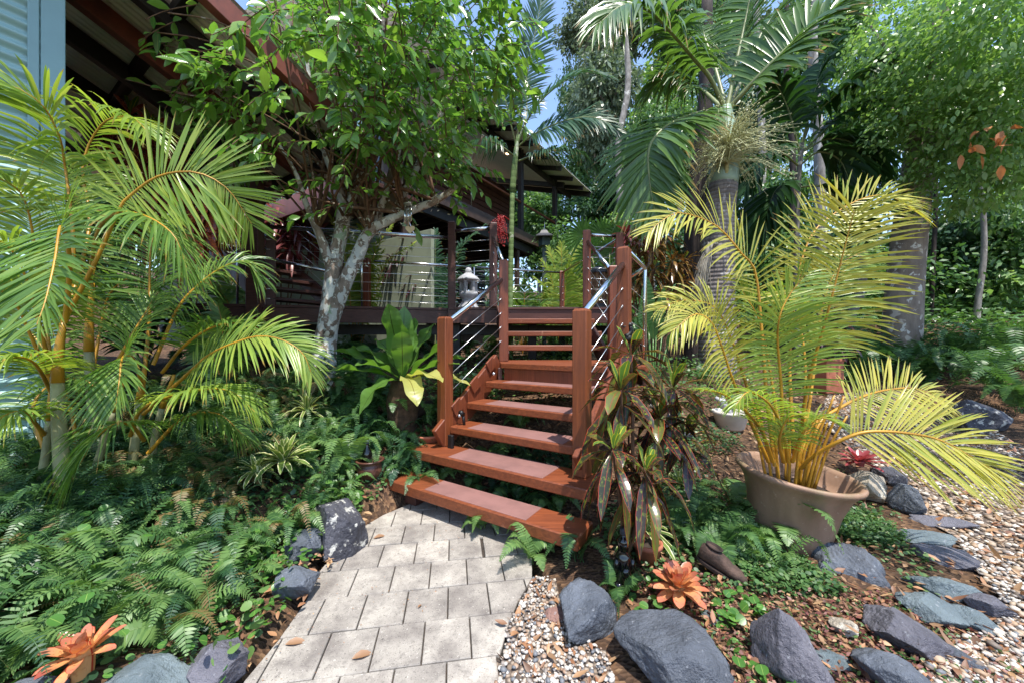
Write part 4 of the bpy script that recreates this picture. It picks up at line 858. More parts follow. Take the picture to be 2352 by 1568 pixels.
# ------------------------------------------------------------------ slender palm by the rear house
SY=6.4
sp_=thing('slender_palm','slim green trunked palm in front of the rear house verandah','palm',(*P(1173,700,SY)[:2],float(G(*P(1173,700,SY)[:2]))))
q=P(1173,700,SY); z0=float(G(q[0],q[1]))
mb=MB(); tube(mb,spline([(q[0],q[1],z0-.1),P(1172,690,SY),P(1174,560,SY),P(1177,440,SY)],24),[.05,.048,.045,.042],14); mb.build('trunk',MT['slim'],sp_)
mb=MB(); tube(mb,spline([P(1177,442,SY),P(1180,400,SY),P(1185,350,SY),P(1190,310,SY)],12),[.052,.055,.045,.025],14); mb.build('crownshaft',MT['slim'],sp_)
for c,LL,nl,wd,kw in [
 ([(1187,330,6.4),(1198,240,6.3),(1215,150,6.2),(1236,40,6.1),(1250,-40,6.1)],.55,80,.03,dict(t0=.2,up=(.2,-1,.2),droop=.15,a0=55,a1=25,vee=.2)),
 ([(1190,330,6.4),(1215,270,6.2),(1260,215,6.0),(1333,169,5.9),(1400,178,5.8)],.5,80,.028,dict(t0=.2,up=(-.2,-.5,.8),droop=.35,a0=60)),
 ([(1192,335,6.4),(1227,309,6.1),(1298,278,5.9),(1368,271,5.7),(1428,304,5.6)],.55,84,.03,dict(t0=.15,up=(0,-.85,.55),droop=.3,a0=70,vee=.1)),
 ([(1192,370,6.4),(1240,352,6.1),(1290,346,5.9),(1338,355,5.7),(1380,400,5.6)],.45,80,.028,dict(t0=.15,droop=.75)),
 ([(1183,360,6.4),(1140,330,6.2),(1100,325,6.0),(1066,350,5.9),(1050,400,5.9)],.5,76,.028,dict(t0=.15,droop=.8)),
 ([(1184,330,6.4),(1165,250,6.2),(1150,190,6.1),(1110,150,6.0)],.5,76,.028,dict(t0=.2,droop=.4)),
 ([(1187,330,6.5),(1210,260,6.8),(1200,180,7.0),(1180,110,7.1)],.5,76,.028,dict(t0=.2,droop=.4)),
 ]:
    mb=MB(); frond(mb,pts(c),LL,nl,wd,rr=.016,ncol=2,**kw); mb.build('frond',[MT['palmb'],MT['palmr']],sp_)
mb=MB(); V,Fs=ICO1
for k in range(46):
    p0=P(1150,500,SY-.12)+rng.normal(0,.03,3); x=R.gauss(1147,6); tip=P(x,R.uniform(520,566),SY-.15)+rng.normal(0,.03,3); qq=spline([p0,(p0+tip)/2+np.array([R.uniform(-.06,.06),0,.03]),tip],9); tube(mb,qq,.003,4,cap=False)
    for b_ in qq[1:]: mb.add(V*R.uniform(.007,.013)+b_,[Fs])
tube(mb,[P(1173,508,SY),P(1158,497,SY-.08),P(1150,500,SY-.12)],[.012,.008],6); mb.build('fruit_cluster',MT['berry'],sp_)
# ------------------------------------------------------------------ shaded palm behind
DYp=7.2
q=P(1832,640,DYp)
dp=thing('shaded_palm','dark green broad leafed palm in shade right of the king palm','palm',(q[0],q[1],float(G(q[0],q[1]))))
mb=MB(); tube(mb,spline([(q[0],q[1],float(G(q[0],q[1]))-.1),P(1830,560,DYp),P(1834,420,DYp),P(1842,330,DYp)],20),[.06,.05,.04],10); mb.build('trunk',MT['greybark'],dp)
for c in ([(1840,340,7.2),(1870,270,7.1),(1930,210,6.9),(2010,150,6.8),(2080,120,6.7)],[(1836,350,7.2),(1810,250,7.1),(1780,190,7),(1755,170,6.9)],[(1842,350,7.2),(1900,320,7),(1960,330,6.8),(2010,390,6.7)],[(1838,380,7.2),(1880,350,7),(1930,370,6.9),(1960,440,6.8)],[(1842,330,7.2),(1870,220,7.2),(1900,120,7.2),(1960,50,7.1)],[(1832,380,7.2),(1790,350,7),(1745,370,6.9),(1715,430,6.8)],[(1842,350,7.2),(1930,270,7.3),(2010,240,7.4),(2080,260,7.4)],[(1838,430,7.2),(1890,430,7),(1930,470,6.9),(1950,530,6.9)],[(1832,430,7.2),(1790,430,7),(1765,480,6.9),(1760,540,6.9)]):
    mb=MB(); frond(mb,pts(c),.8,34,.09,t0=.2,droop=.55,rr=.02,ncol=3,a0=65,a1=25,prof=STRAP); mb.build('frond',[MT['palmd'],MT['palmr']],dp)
# ------------------------------------------------------------------ right hand tree with mottled trunk
rt=thing('tree','tall tree with pale mottled trunk and bright canopy beyond the gravel','tree',P(2068,790,7.0))
ry=7.0; b0=P(2066,800,ry); zb=float(G(b0[0],b0[1]))
mb=MB(); tube(mb,spline([(b0[0],b0[1],min(zb,b0[2])-.3),P(2072,740,ry),P(2082,600,ry),P(2100,450,ry),P(2125,280,ry),P(2150,120,ry),P(2160,-150,ry)],30),[.30,.275,.25,.23,.2,.16,.1],20)
for x,y,Y_ in ((2280,150,6.2),(2000,60,6.5),(2330,280,5.6),(2200,-50,5.6),(2250,330,6),(2050,250,6.3)):
    limb(mb,P(2115,330,ry),P(x,y,Y_),.07,.015)
mb2=mb; mb=MB()
for x,y,Y_,rx,rz,n in ((2220,110,6.0,200,150,3400),(2150,300,6.4,170,100,2300),(2320,260,5.6,130,140,2400),(2050,90,6.8,120,110,1500),(2250,420,6.2,130,80,1300),(2080,430,6.9,90,60,700),(2350,20,5.0,160,140,1500),(2010,230,7.2,70,90,700)):
    c=P(x,y,Y_); leafmass(mb,c,(rx/F*Y_,1.0,rz/F*Y_),int(n*1.6),.095,.048,.35,.3,0,LEAF,2,24)
leafmass(mb,(5.7,2.3,5.6),(1.9,1.3,.8),3000,.15,.075,.3,.2,0,LEAF,2,30)
limb(mb2,P(2200,-50,5.6),(5.8,2.4,5.6),.05,.015)
mb.build('crown',MT['for3'],rt); mb2.build('trunk',MT['mottled'],rt)
mb=MB(); c=P(2265,335,5.2); n=16
blades(mb,c+rng.normal(0,.12,(n,3))*np.array([1.4,.6,1]),rng.normal(0,1,(n,3))+np.array([0,0,-.4]),rng.normal(0,1,(n,3))+np.array([0,-1,.5]),.17,.085,.3,LEAF,3,.25); kind(mb.build('dead_leaf_spray',MT['yleaf'],rt),'stuff')
# ------------------------------------------------------------------ forest trees, four kinds reused
def crown(n,L,kindm,rad=1.0,seedc=9):
    mb=MB()
    for k in range(seedc):
        d=nrm(rng.normal(0,1,3)); c=d*R.uniform(.25,.7)*np.array([1,.9,1.0]); leafmass(mb,c,np.array([.52,.52,.44])*R.uniform(.7,1.2),n//seedc,L,L*.5,.3,.35,0,LEAF3,2,16)
    return mb.mesh('crown')
def trunkmesh(h):
    mb=MB(); tube(mb,spline([(0,0,-h),(.03,.0,-h*.6),(-.02,.03,-.3),(.05,0,.4),(0,.05,.8)],16),[.085,.07,.05,.03,.01],9)
    for k in range(6): limb(mb,(0,0,R.uniform(-.4,.2)),nrm(rng.normal(0,1,3)*np.array([1,1,.3])+np.array([0,0,.4]))*.75,.028,.006,n=6)
    return mb.mesh('trunk')
kinds=[(crown(6500,.11,0),'gum','greybark'),(crown(7000,.1,0),'for1','greybark'),(crown(7000,.105,0),'for2','darkbark'),(crown(6500,.11,0),'for3','greybark')]
tm=trunkmesh(2.2)
for me,m,_ in kinds: me.materials.append(MT[m])
def ftree(x,y,Y_,rd,rzd,k,label,seed=0):
    me,m,bk=kinds[k]; c=P(x,y,Y_); t_=bpy.data.objects.new('forest_tree',None); C.objects.link(t_); zg=float(G(c[0],c[1])); t_.location=(c[0],c[1],zg)
    t_['label']=label; t_['category']='tree'; t_['group']='forest trees behind the garden'
    o=bpy.data.objects.new('crown',me); C.objects.link(o); o.parent=t_; o.location=(0,0,c[2]-zg); o.rotation_euler=(0,0,seed*1.7); o.scale=(rd/F*Y_,rd/F*Y_,rzd/F*Y_)
    if (m,bk) not in tms:
        q=tm.copy(); q.materials.append(MT[bk]); tms[(m,bk)]=q
    o=bpy.data.objects.new('trunk',tms[(m,bk)]); C.objects.link(o); o.parent=t_; o.location=(0,0,c[2]-zg); s=rd/F*Y_*.8; o.scale=(s*.8,s*.8,max((c[2]-zg+.5)/2.2,.3)); o.rotation_euler=(0,0,seed)
tms={}
for a in (
 (1405,190,17,115,120,0,'pale grey leaved gum tree above the rear house roof'),
 (1345,60,19,75,60,0,'small pale gum top beside the blue gap of sky'),
 (1330,395,19,75,80,1,'mid green tree just right of the rear house eave'),
 (1470,400,16,105,130,2,'dark forest tree behind the drooping king palm frond'),
 (1560,90,20,120,150,1,'leafy forest tree behind the king palm crown, left side'),
 (1715,300,17,100,150,2,'dark forest tree close behind the flower spray'),
 (1690,60,21,110,110,0,'grey green gum behind the upright king palm frond'),
 (1800,480,13,110,130,1,'bushy forest tree behind the shaded palm stem'),
 (1830,60,23,80,80,1,'distant forest tree top between two palms'),
 (1960,330,13,110,170,2,'dark tall tree between shaded palm and mottled trunk'),
 (1940,70,16,110,120,1,'high forest crown over the shaded palm fronds'),
 (1420,560,13,110,90,3,'bright low tree behind the right deck posts'),
 (1590,600,12,100,110,2,'dark low tree just left of the ringed trunk'),
 (1750,620,11,100,110,1,'low green tree right of the ringed trunk'),
 (1940,600,10.5,120,130,2,'shadowy low tree beside the mottled trunk'),
 (2190,560,9.5,130,120,2,'dark dense tree right of the mottled trunk'),
 (2330,560,8.5,130,150,1,'dense tree filling the right edge'),
 (2250,720,8.8,150,110,3,'lower bright tree above the tall ferns'),
 (1280,590,13,90,80,1,'small tree under the rear house verandah'),
 (1500,250,24,100,130,3,'far bright tree behind the gum'),
 (2100,200,14,170,180,2,'tall dark tree behind the bright canopy'),
 (2330,300,11,170,200,2,'tall dark tree behind the bright canopy at the right edge'),
 (2480,500,9,150,250,1,'tall tree just past the right edge of the gravel'),
 (1650,430,14,90,90,2,'dark forest tree hidden behind the ringed palm trunk'),
 (1365,300,18,85,110,0,'pale gum crown behind the slender palm fronds'),
 (1430,60,20,110,110,0,'high grey gum crown at the top beside the sky gap'),
 (1500,330,15,90,120,1,'green tree filling behind the left king palm frond'),
 (1390,470,17,90,80,2,'dark tree beside the rear house eave corner'),
 (1600,330,16,100,140,1,'mid green tree behind the palm crownshaft'),
 (1160,480,22,110,110,2,'dark tree seen below the rear house ceiling'),
 (1240,520,20,110,90,1,'leafy tree seen between the rear house posts'),
 (1330,240,20,55,120,1,'narrow green tree beside the sky gap'),
 (1780,250,18,110,160,3,'bright tree seen between king palm and shaded palm'),
 (1240,430,26,70,80,1,'far tree seen through the rear verandah'),
 (600,480,22,300,180,2,'broad dark tree behind the house'),
 (150,500,20,250,250,1,'broad tree behind the corrugated house wall'),
 (960,250,24,200,200,1,'tall tree behind the glossy garden tree'),
 ): ftree(*a,seed=R.random()*6)
# bare forest trunks
for x,yt,yb,Y_,r,m,lb in ((1590,250,760,7.6,.2,'darkbark','thick black forest trunk just left of the ringed palm'),(1425,180,470,15,.16,'greybark','leaning pale gum trunk above the deck corner post'),(1885,60,640,10,.14,'greybark','straight grey forest trunk behind the shaded palm'),(1960,640,830,7.8,.09,'greybark','short leaning grey trunk left of the mottled trunk'),(2135,420,800,8.6,.05,'darkbark','thin dark trunk right of the mottled tree'),(2240,560,840,8.0,.06,'greybark','thin grey trunk in the shade at the right'),(1745,120,640,13,.13,'greybark','pale trunk seen right of the flower spray'),(1820,100,600,12,.1,'darkbark','slim dark trunk beside the shaded palm')):
    a=P(x,yb,Y_); zg=float(G(a[0],a[1])); mb=MB(); tube(mb,spline([(a[0],a[1],zg-.2),a,P(x+R.uniform(-12,12),(yt+yb)/2,Y_),P(x+R.uniform(-20,30),yt,Y_),P(x+R.uniform(-20,40),yt-260,Y_)],22),[r,r*.9,r*.75,r*.5],12)
    o=thing('bare_tree',lb,'tree',(a[0],a[1],zg)); mb.build('trunk',MT[m],o)
# understorey: one mass of far woodland
mb=MB()
for k in range(60):
    x=R.uniform(-45,50); y=R.uniform(26,46); z=float(G(x,y)); leafmass(mb,(x,y,z+R.uniform(1,6)),(4,3,R.uniform(2.5,4.5)),420,.55,.3,.3,.4,0,LEAF3,2,18)
o=kind(mb.build('woodland',MT['for2']),'stuff'); tag(o,'far rainforest closing the view behind everything','woodland')
mb=MB()
for k in range(130):
    d=R.uniform(1230,2500); Y_=R.uniform(8.6,13); c=P(d,0,Y_); z=float(G(c[0],c[1])); h=R.uniform(.5,1.3); leafmass(mb,(c[0],c[1],z+h*.7),(.9,.7,h),190,.15,.075,.2,.3,0,LEAF3,2,14)
o=kind(mb.build('undergrowth',MT['under']),'stuff'); tag(o,'shady shrubs and saplings along the forest edge','undergrowth')
# ------------------------------------------------------------------ ferns
def fernfrond(mb,p,az,L,rise,droop,wd,nl=22,m=0,mr=0,cant=0.):
    d=np.array([math.cos(az),math.sin(az),0]); q=[p,p+d*L*.3+UPV*rise*L*.75,p+d*L*.68+UPV*(rise*.95)*L,p+d*L*(1.0)+UPV*(rise*.95-droop)*L]
    nl=int(nl*1.45); frond(mb,q,wd,nl,max(wd*.22,L*.85/nl*.8),t0=.12,a0=84,a1=62,vee=.08,droop=.12,rr=.003,up=(rng.normal(0,.25),rng.normal(0,.25),1),prof=PINNA,ncol=2,ml=m,mr=mr,jit=.05,tip=.1,basel=.6)
def fernclump(name,label,x,y,n,L,wd,mat='fern',off=0.,lean=None,group='sword ferns',p=None,rise=.75,cat='fern'):
    p=PG(x,y) if p is None else p; mb=MB()
    for k in range(n):
        az=(k/n*6.28+R.uniform(-.3,.3)) if lean is None else R.gauss(lean,.8)
        fernfrond(mb,p+rng.normal(0,.02,3)*np.array([1,1,0]),az,L*R.uniform(.7,1.15),rise*R.uniform(.6,1.3),R.uniform(.2,.6),wd*R.uniform(.85,1.15),20)
    o=mb.build(name,MT[mat],None,True,tuple(p)); tag(o,label,cat,group); return o
for a in (
 ('fern in the gap between the lowest two treads, left end',1090,1120,7,.22,.06),
 ('upright fern in the gap between the lowest two treads, middle',1190,1165,8,.24,.06),
 ('fern in the gap between the lowest two treads, right end',1275,1180,8,.22,.06),
 ('fern drooping onto the pavers under the lowest tread',1110,1215,6,.18,.05),
 ('fern spilling over the right corner of the paved path',1215,1285,6,.22,.06),
 ('fern beside the right end of the lowest tread',1330,1290,7,.24,.06),
 ('dark fern under the third tread',1130,1060,7,.24,.06),
 ('dark fern under the fourth tread',1200,985,7,.26,.06),
 ('fern at the foot of the left lower post',1010,1110,7,.2,.05),
 ('fern left of the lowest tread beside the brown urn',800,1080,9,.34,.07),
 ('small fern between bottle and big slate slab',1425,1385,4,.16,.045),
 ('light fern against the front of the big taupe pot',1800,1250,9,.3,.08),
 ('fern left of the big taupe pot among the creepers',1700,1190,9,.28,.07),
 ('fern right of the croton foot',1590,1230,8,.26,.07),
 ('fern behind the old boot',1650,1280,7,.24,.06),
 ('fern under the nest fern beside the log',905,975,9,.36,.08),
 ('fern below the nest fern, left side',840,960,9,.38,.08),
 ('fern at the base of the lichened tree',800,900,8,.4,.09),
 ('young fern just above the white figured pot',1610,880,6,.3,.07),
 ): fernclump('fern',a[0],*a[1:],mat=R.choice(['fern','fern','fernl']))
for k,(x,y,L,lb) in enumerate(((2000,850,.7,'tall fern left of the mottled trunk'),(2085,850,.8,'tall fern in front of the mottled trunk'),(2180,840,.75,'tall fern right of the mottled trunk'),(2270,900,.7,'tall fern above the far lichened boulder'),(2340,950,.6,'tall fern at the right edge of the gravel'),(2130,880,.5,'short fern below the mottled trunk'),(2230,850,.7,'tall fern between the mottled trunk and the boulder'),(2310,840,.7,'tall fern under the dark trees at the right edge'),(1960,880,.5,'short fern at the back end of the gravel'))):
    fernclump('tall_fern',lb,x,y,13,L,.13,'fern',group='tall ferns by the gravel',rise=.9)
# fern carpet
EXC=[(*PG(x,y)[:2],r) for x,y,r in ((175,1600,.24),(120,1500,.12),(650,1130,.2),(640,1170,.16),(588,1140,.14),(705,1000,.15),(300,1570,.16),(490,1550,.16),(770,1250,.2),(930,905,.3),(920,960,.2),(850,1100,.16),(985,1022,.2))]
def carpet(poly,n,Lr,wr,mats,name,label,seed=0,dens=None):
    b=np.array(poly); lo=b.min(0); hi=b.max(0); mb=MB(); c=0
    while c<n:
        p=rng.uniform(lo,hi)
        if not inpoly(p[0:1],p[1:2],poly)[0]: continue
        if any((p[0]-x)**2+(p[1]-y)**2<r*r for x,y,r in EXC): continue
        q=np.array([p[0],p[1],float(G(p[0],p[1]))-.02]); m=R.randrange(len(mats)); az0=R.uniform(0,6.28)
        for k in range(R.choice([3,4,5])):
            fernfrond(mb,q,az0+k*1.4+R.uniform(-.4,.4),R.uniform(*Lr),R.uniform(.35,.95),R.uniform(.15,.6),R.uniform(*wr),R.choice([16,19,22]),m)
            c+=1
    o=kind(mb.build(name,[MT[x] for x in mats]),'stuff'); tag(o,label,'fern'); return o
left=[(-1.35,1.3),(-1.3,1.75),(-1.3,2.1),(-1.3,2.45),(-1.55,2.9),(-1.6,3.5),(-2.3,4.3),(-3.6,4.0),(-3.4,2.6),(-2.9,1.7),(-2.4,1.15),(-1.5,1.1)]
carpet(left,2000,(.18,.32),(.034,.058),['fern','fernl','fernd','fern','fernl','fernd','fern','fernb'],'fern_carpet','dense sword fern carpet covering the left bed')
nearl=[(-1.3,1.3),(-1.28,1.75),(-1.5,2.0),(-2.2,1.9),(-2.2,1.1),(-1.4,1.0)]
carpet(nearl,150,(.2,.32),(.045,.075),['fernl','fern'],'fern_carpet','larger bright fern fronds along the front of the left bed')
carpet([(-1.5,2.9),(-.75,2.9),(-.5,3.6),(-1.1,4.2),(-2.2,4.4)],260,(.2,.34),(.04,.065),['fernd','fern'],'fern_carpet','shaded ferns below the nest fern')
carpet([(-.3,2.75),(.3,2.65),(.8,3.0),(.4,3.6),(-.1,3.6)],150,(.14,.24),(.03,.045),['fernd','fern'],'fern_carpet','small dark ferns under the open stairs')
carpet([(1.0,2.05),(1.5,1.95),(1.6,2.15),(1.35,2.6),(.95,2.5)],90,(.15,.25),(.035,.055),['fern','fernl'],'fern_carpet','low ferns between the croton and the big pot')
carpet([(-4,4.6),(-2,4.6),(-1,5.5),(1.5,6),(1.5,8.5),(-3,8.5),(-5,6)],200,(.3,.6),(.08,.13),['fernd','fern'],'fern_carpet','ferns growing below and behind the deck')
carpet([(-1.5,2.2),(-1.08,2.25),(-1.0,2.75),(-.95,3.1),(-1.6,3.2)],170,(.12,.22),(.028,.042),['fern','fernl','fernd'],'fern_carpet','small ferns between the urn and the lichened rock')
# round leaved violets, creepers, sedum: ground cover nobody could count
def scatter(poly,n,L,W,mats,prof,name,label,zr=(0,.05),up=.9,fold=.15,ncol=3,cat='ground cover',stalk=False,clump=0):
    b=np.array(poly); lo=b.min(0); hi=b.max(0); p=rng.uniform(lo,hi,(n*4,2)); p=p[inpoly(p[:,0],p[:,1],poly)]
    if clump:
        d=np.array([noise.noise((x*clump,y*clump,3.3)) for x,y in p]); p=p[d>-.08]
    p=p[:n]; n=len(p); mb=MB(); z=G(p[:,0],p[:,1])+rng.uniform(*zr,n)
    mi=rng.integers(0,len(mats),n); B=np.column_stack([p,z]); D=np.column_stack([rng.normal(0,1,(n,2)),rng.normal(.1,.35,n)]); N=np.column_stack([rng.normal(0,.45,(n,2)),np.full(n,up)]); s=rng.uniform(.6,1.3,n)
    for m in range(len(mats)):
        k=mi==m
        if k.any(): blades(mb,B[k],D[k],N[k],L*s[k],W*s[k],.1,prof,ncol,fold,m)
    o=kind(mb.build(name,[MT[x] for x in mats]),'stuff'); tag(o,label,cat); return o
scatter([(-1.0,1.32),(-1.2,1.32),(-1.5,2.0),(-1.45,2.5),(-1.1,2.75),(-1.0,2.45),(-1.08,2.1),(-1.05,1.8)],300,.036,.04,['round','round','fernl'],ROUND,'violet_leaves','round leaved violets between the left rocks and path',(.02,.12))
scatter([(-1.0,1.25),(-1.3,1.9),(-2.4,2.2),(-2.2,1.2)],40,.034,.036,['round'],ROUND,'violet_leaves','round leaved violets among the front ferns',(.1,.26))
scatter([(.5,1.35),(.62,1.3),(.75,1.9),(.6,2.0)],70,.035,.034,['round'],ROUND,'violet_leaves','bright round leaves between the bottle and slate slab',(.01,.05))
scatter([(.78,1.2),(1.0,1.25),(1.15,1.75),(.95,1.8)],110,.036,.036,['round'],ROUND,'violet_leaves','bright round leaves right of the big slate slab',(.01,.05))
scatter([(1.15,1.75),(1.9,1.75),(2.35,2.1),(2.5,2.6),(2.05,2.5),(1.9,2.0),(1.5,2.05),(1.2,2.3)],4200,.022,.017,['creep','creep','fern'],ROUND,'creeper','small leaved creeper around the foot of the big pot',(0,.07),.8,.1,2,clump=2.2)
scatter([(1.15,2.4),(1.5,2.6),(2.1,3.0),(2.3,3.7),(1.6,3.9),(1.1,3.3)],2600,.024,.018,['creep','fernd'],ROUND,'creeper','small leaved creeper behind the big pot',(0,.1),.8,.1,2,clump=1.6)
scatter([(.75,1.3),(2.0,1.3),(2.0,1.75),(1.2,1.9),(.6,1.95)],5200,.022,.012,['sedum','sedum','dead','creep'],LEAF3,'red_sedum','low reddish sedum between the front slabs',(0,.03),.6,.1,2)
scatter([(1.6,4.0),(3.2,4.0),(3.4,5.6),(1.6,5.6)],1800,.05,.03,['creep','under'],LEAF3,'creeper','low shrubs in front of the palm trunks',(0,.35),.7,.1,2)
scatter([(-.6,4.2),(1.2,4.4),(1.2,6.4),(-.8,6.2)],1500,.07,.03,['for3','under'],LEAF3,'creeper','leafy ground cover seen under the stairs',(0,.25),.7,.1,2)
scatter([(-1.1,4.2),(-.1,4.2),(-.2,4.9),(-1.1,4.9)],700,.07,.035,['for3','under'],LEAF3,'creeper','leafy ground cover below the deck edge',(0,.28),.7,.1,2)
scatter([(5.5,6.2),(8.5,5.6),(11,7),(11,9.5),(6,9.5),(5,7.6)],3200,.13,.07,['under','fern'],LEAF3,'creeper','low leafy growth on the bank behind the gravel',(0,.5),.7,.1,2)
scatter([(-1.05,1.3),(-1.08,1.9),(-1.0,2.6),(-.9,3.1),(-1.6,3.6),(-3.2,3.6),(-3.0,1.9),(-2.2,1.1),(-1.4,1.0)],5200,.034,.024,['creep','fern','round','fernd'],ROUND,'creeper','small green leaves carpeting the soil below the left ferns',(0,.06),.8,.1,2)
scatter([(.55,1.95),(1.2,1.75),(1.5,2.0),(1.1,2.8),(.6,2.6)],1500,.024,.018,['creep','fern'],ROUND,'creeper','small creeper around the croton foot',(0,.05),.8,.1,2,clump=2.5)
scatter([(2.0,1.7),(2.5,2.2),(2.9,3.0),(2.2,3.2),(1.95,2.4)],900,.022,.016,['creep'],ROUND,'creeper','sparse creeper right of the big pot',(0,.05),.8,.1,2,clump=3)
scatter(outline,330,.009,.005,['dead'],LEAF3,'debris','tiny dry plant bits scattered over the pavers',(.004,.006),1.5,.1,2)
# dry leaves
def litter(poly,n,label,L=.05):
    b=np.array(poly); p=rng.uniform(b.min(0),b.max(0),(n*5,2)); p=p[inpoly(p[:,0],p[:,1],poly)][:n]; n=len(p); mb=MB()
    D=np.column_stack([rng.normal(0,1,(n,2)),rng.normal(.05,.2,n)]); N=np.column_stack([rng.normal(0,.4,(n,2)),np.ones(n)]); s=rng.uniform(.5,1.4,n)
    blades(mb,np.column_stack([p,G(p[:,0],p[:,1])+rng.uniform(.012,.035,n)]),D,N,L*s,L*.42*s,rng.uniform(-.5,.5,n),LEAF,3,rng.uniform(.1,.7)); o=kind(mb.build('dry_leaves',MT['dead']),'stuff'); tag(o,label,'leaf litter')
litter(bedB,1700,'brown fallen leaves on the right gravel',.055); litter(bedA,90,'brown fallen leaves on the front gravel',.045)
litter([(.6,1.3),(2.2,1.3),(2.6,2.6),(1.9,3.8),(.9,3.4),(.5,2.0)],1500,'brown fallen leaves under the right hand plants',.04)
litter([(-1.3,1.4),(-.96,1.4),(-1.0,2.6),(-1.0,3.3),(-1.7,3.4)],300,'brown fallen leaves along the left rocks',.045)
litter([(-.3,2.6),(.7,2.6),(1,4.5),(-.4,4.5)],500,'brown fallen leaves under the stairs',.05)
litter([(2.6,2.6),(4.5,3.6),(6,6.5),(3.6,6),(2.2,4)],900,'brown fallen leaves in the shade behind the gravel',.06)
for x,y,a,lb in ((858,1241,.6,'curled tan leaf on the upper pavers'),(808,1531,.5,'tan leaf on the lower left pavers'),(1288,1240,.2,'large brown leaf below the lowest tread'),(960,1400,1.2,'tiny dark leaf in the middle of the path'),(655,1480,.3,'brown leaf at the left path edge')):
    p=PG(x,y); p[2]=.006; mb=MB(); L=.085 if y!=1400 else .03; blades(mb,[p],[(math.cos(a),math.sin(a),.12)],[(0,-.2,1)],L,L*.4,.25,LEAF,3,.5); tag(mb.build('fallen_leaf',MT['dead'],None,True,tuple(p)),lb,'leaf','fallen leaves on the path')
# ------------------------------------------------------------------ rocks
def rock(x0,y0,x1,y1,mat,label,seed,flat=.6,rz=0.,cuts=18,hz=None,name='rock',dep=1.0,sink=.25):
    rg=np.random.default_rng(seed); cx,cy=(x0+x1)/2,(y0+y1)/2; p=PG(cx,cy+(y1-y0)*.18); w_=(x1-x0)/F*p[1]; h_=(y1-y0)/F*p[1]
    V,Fs=ICO5; V=V.copy()
    for k in range(cuts):
        n=nrm(rg.normal(0,1,3)*np.array([1,1,.8])); d=rg.uniform(.5,.8); s=V@n; o=s>d; V[o]-=(s[o]-d)[:,None]*n
    V/=np.abs(V).max(0)
    for f,a in ((1.7,.07),(5,.035),(11,.03),(24,.02),(48,.009)):
        V=V*(1+a*np.array([noise.noise((v*f+seed).tolist()) for v in V])[:,None])
    hz=h_*flat if hz is None else hz; c,s=math.cos(rz),math.sin(rz)
    V=V*np.array([.5*w_*.98,.5*h_*1.02*dep,hz*.6]); V=np.stack([V[:,0]*c-V[:,1]*s,V[:,0]*s+V[:,1]*c,V[:,2]],1)
    mb=MB(); mb.add(V+p+np.array([0,0,hz*sink]),[Fs]); o=mb.build(name,MT[mat],None,True,tuple(p)); tag(o,label,'rock'); return o
for k,a in enumerate((
 (712,1150,840,1285,'slatel','dark lichened rock at the upper left of the path',.75,.5),
 (648,1212,735,1305,'slate','smooth blue grey rock leaning on the lichened one',.7,.2),
 (632,1302,728,1385,'slate','blue grey wedge of rock at the left path edge',.7,.3),
 (422,1478,565,1600,'slatem','grey slate rock under round leaves at the bottom left',.8,.1),
 (180,1515,430,1640,'slateg','pale blue grey slate block beside the left orange bromeliad',.6,.05),
 (20,1555,150,1640,'slate','small blue rock in the bottom left corner',.6,.3),
 (1272,1325,1408,1500,'slate','triangular slate slab with a dark left edge',.55,-.5),
 (1412,1405,1662,1610,'slatev','largest slate slab, with a white quartz vein',.55,-.35),
 (1738,1385,1868,1610,'slatem','upright mauve slate slab right of the largest one',.7,.1),
 (1982,1458,2115,1620,'slate','blue slate at the bottom right of the sedum',.5,.3),
 (1996,1362,2155,1520,'slatem','long mauve slate slab beside the creeper',.5,-.4),
 (2082,1352,2205,1450,'slateg','greenish slate wedge in the border row',.5,-.4),
 (2102,1302,2245,1388,'slateg','flat greenish slate at the middle of the border',.5,-.3),
 (2172,1372,2268,1458,'slateg','small blue green slate at the gravel edge',.5,-.4),
 (2228,1352,2328,1432,'slatem','mauve slate farthest out on the gravel',.45,-.4),
 (2118,1245,2242,1312,'slatem','mauve slate beside yellow leaves in the border',.5,-.4),
 (2052,1200,2180,1258,'slateg','thin flat slate at the back of the border',.4,-.25),
 (2085,1165,2225,1222,'slatem','long dark slate lying in the gravel shade',.4,-.3),
 (2052,1120,2112,1200,'slate','dark upright slate behind the border',.9,.2),
 (2105,1450,2235,1540,'slatev','grey veined slate half buried in the gravel',.35,-.4),
 (1932,1085,2045,1168,'pale','pale boulder with lichen spots behind the big pot',.9,.1),
 (2015,1062,2072,1125,'slatel','dark rock behind the red bromeliad',.8,.1),
 (1248,1392,1308,1438,'pink','small pinkish stone in the front gravel',.7,.2),
 (1908,1412,1975,1468,'pale','small pale rock beside the creeper',.7,.2),
 (1862,1475,1955,1545,'slateg','buried grey slate among red sedum',.3,.2),
 (1610,1395,1660,1440,'slateg','small buried blue stone behind the largest slab',.3,.2),
 (2180,915,2315,1015,'slatel','large lichened boulder across the gravel',.9,.1),
 (1995,905,2065,945,'slatel','dark stone in the shade across the gravel',.7,.1),
 (1560,985,1600,1015,'slate','small blue stone behind the croton',.7,.1),
 )): rock(*a[:4],a[4],a[5],k+3,a[6],a[7])
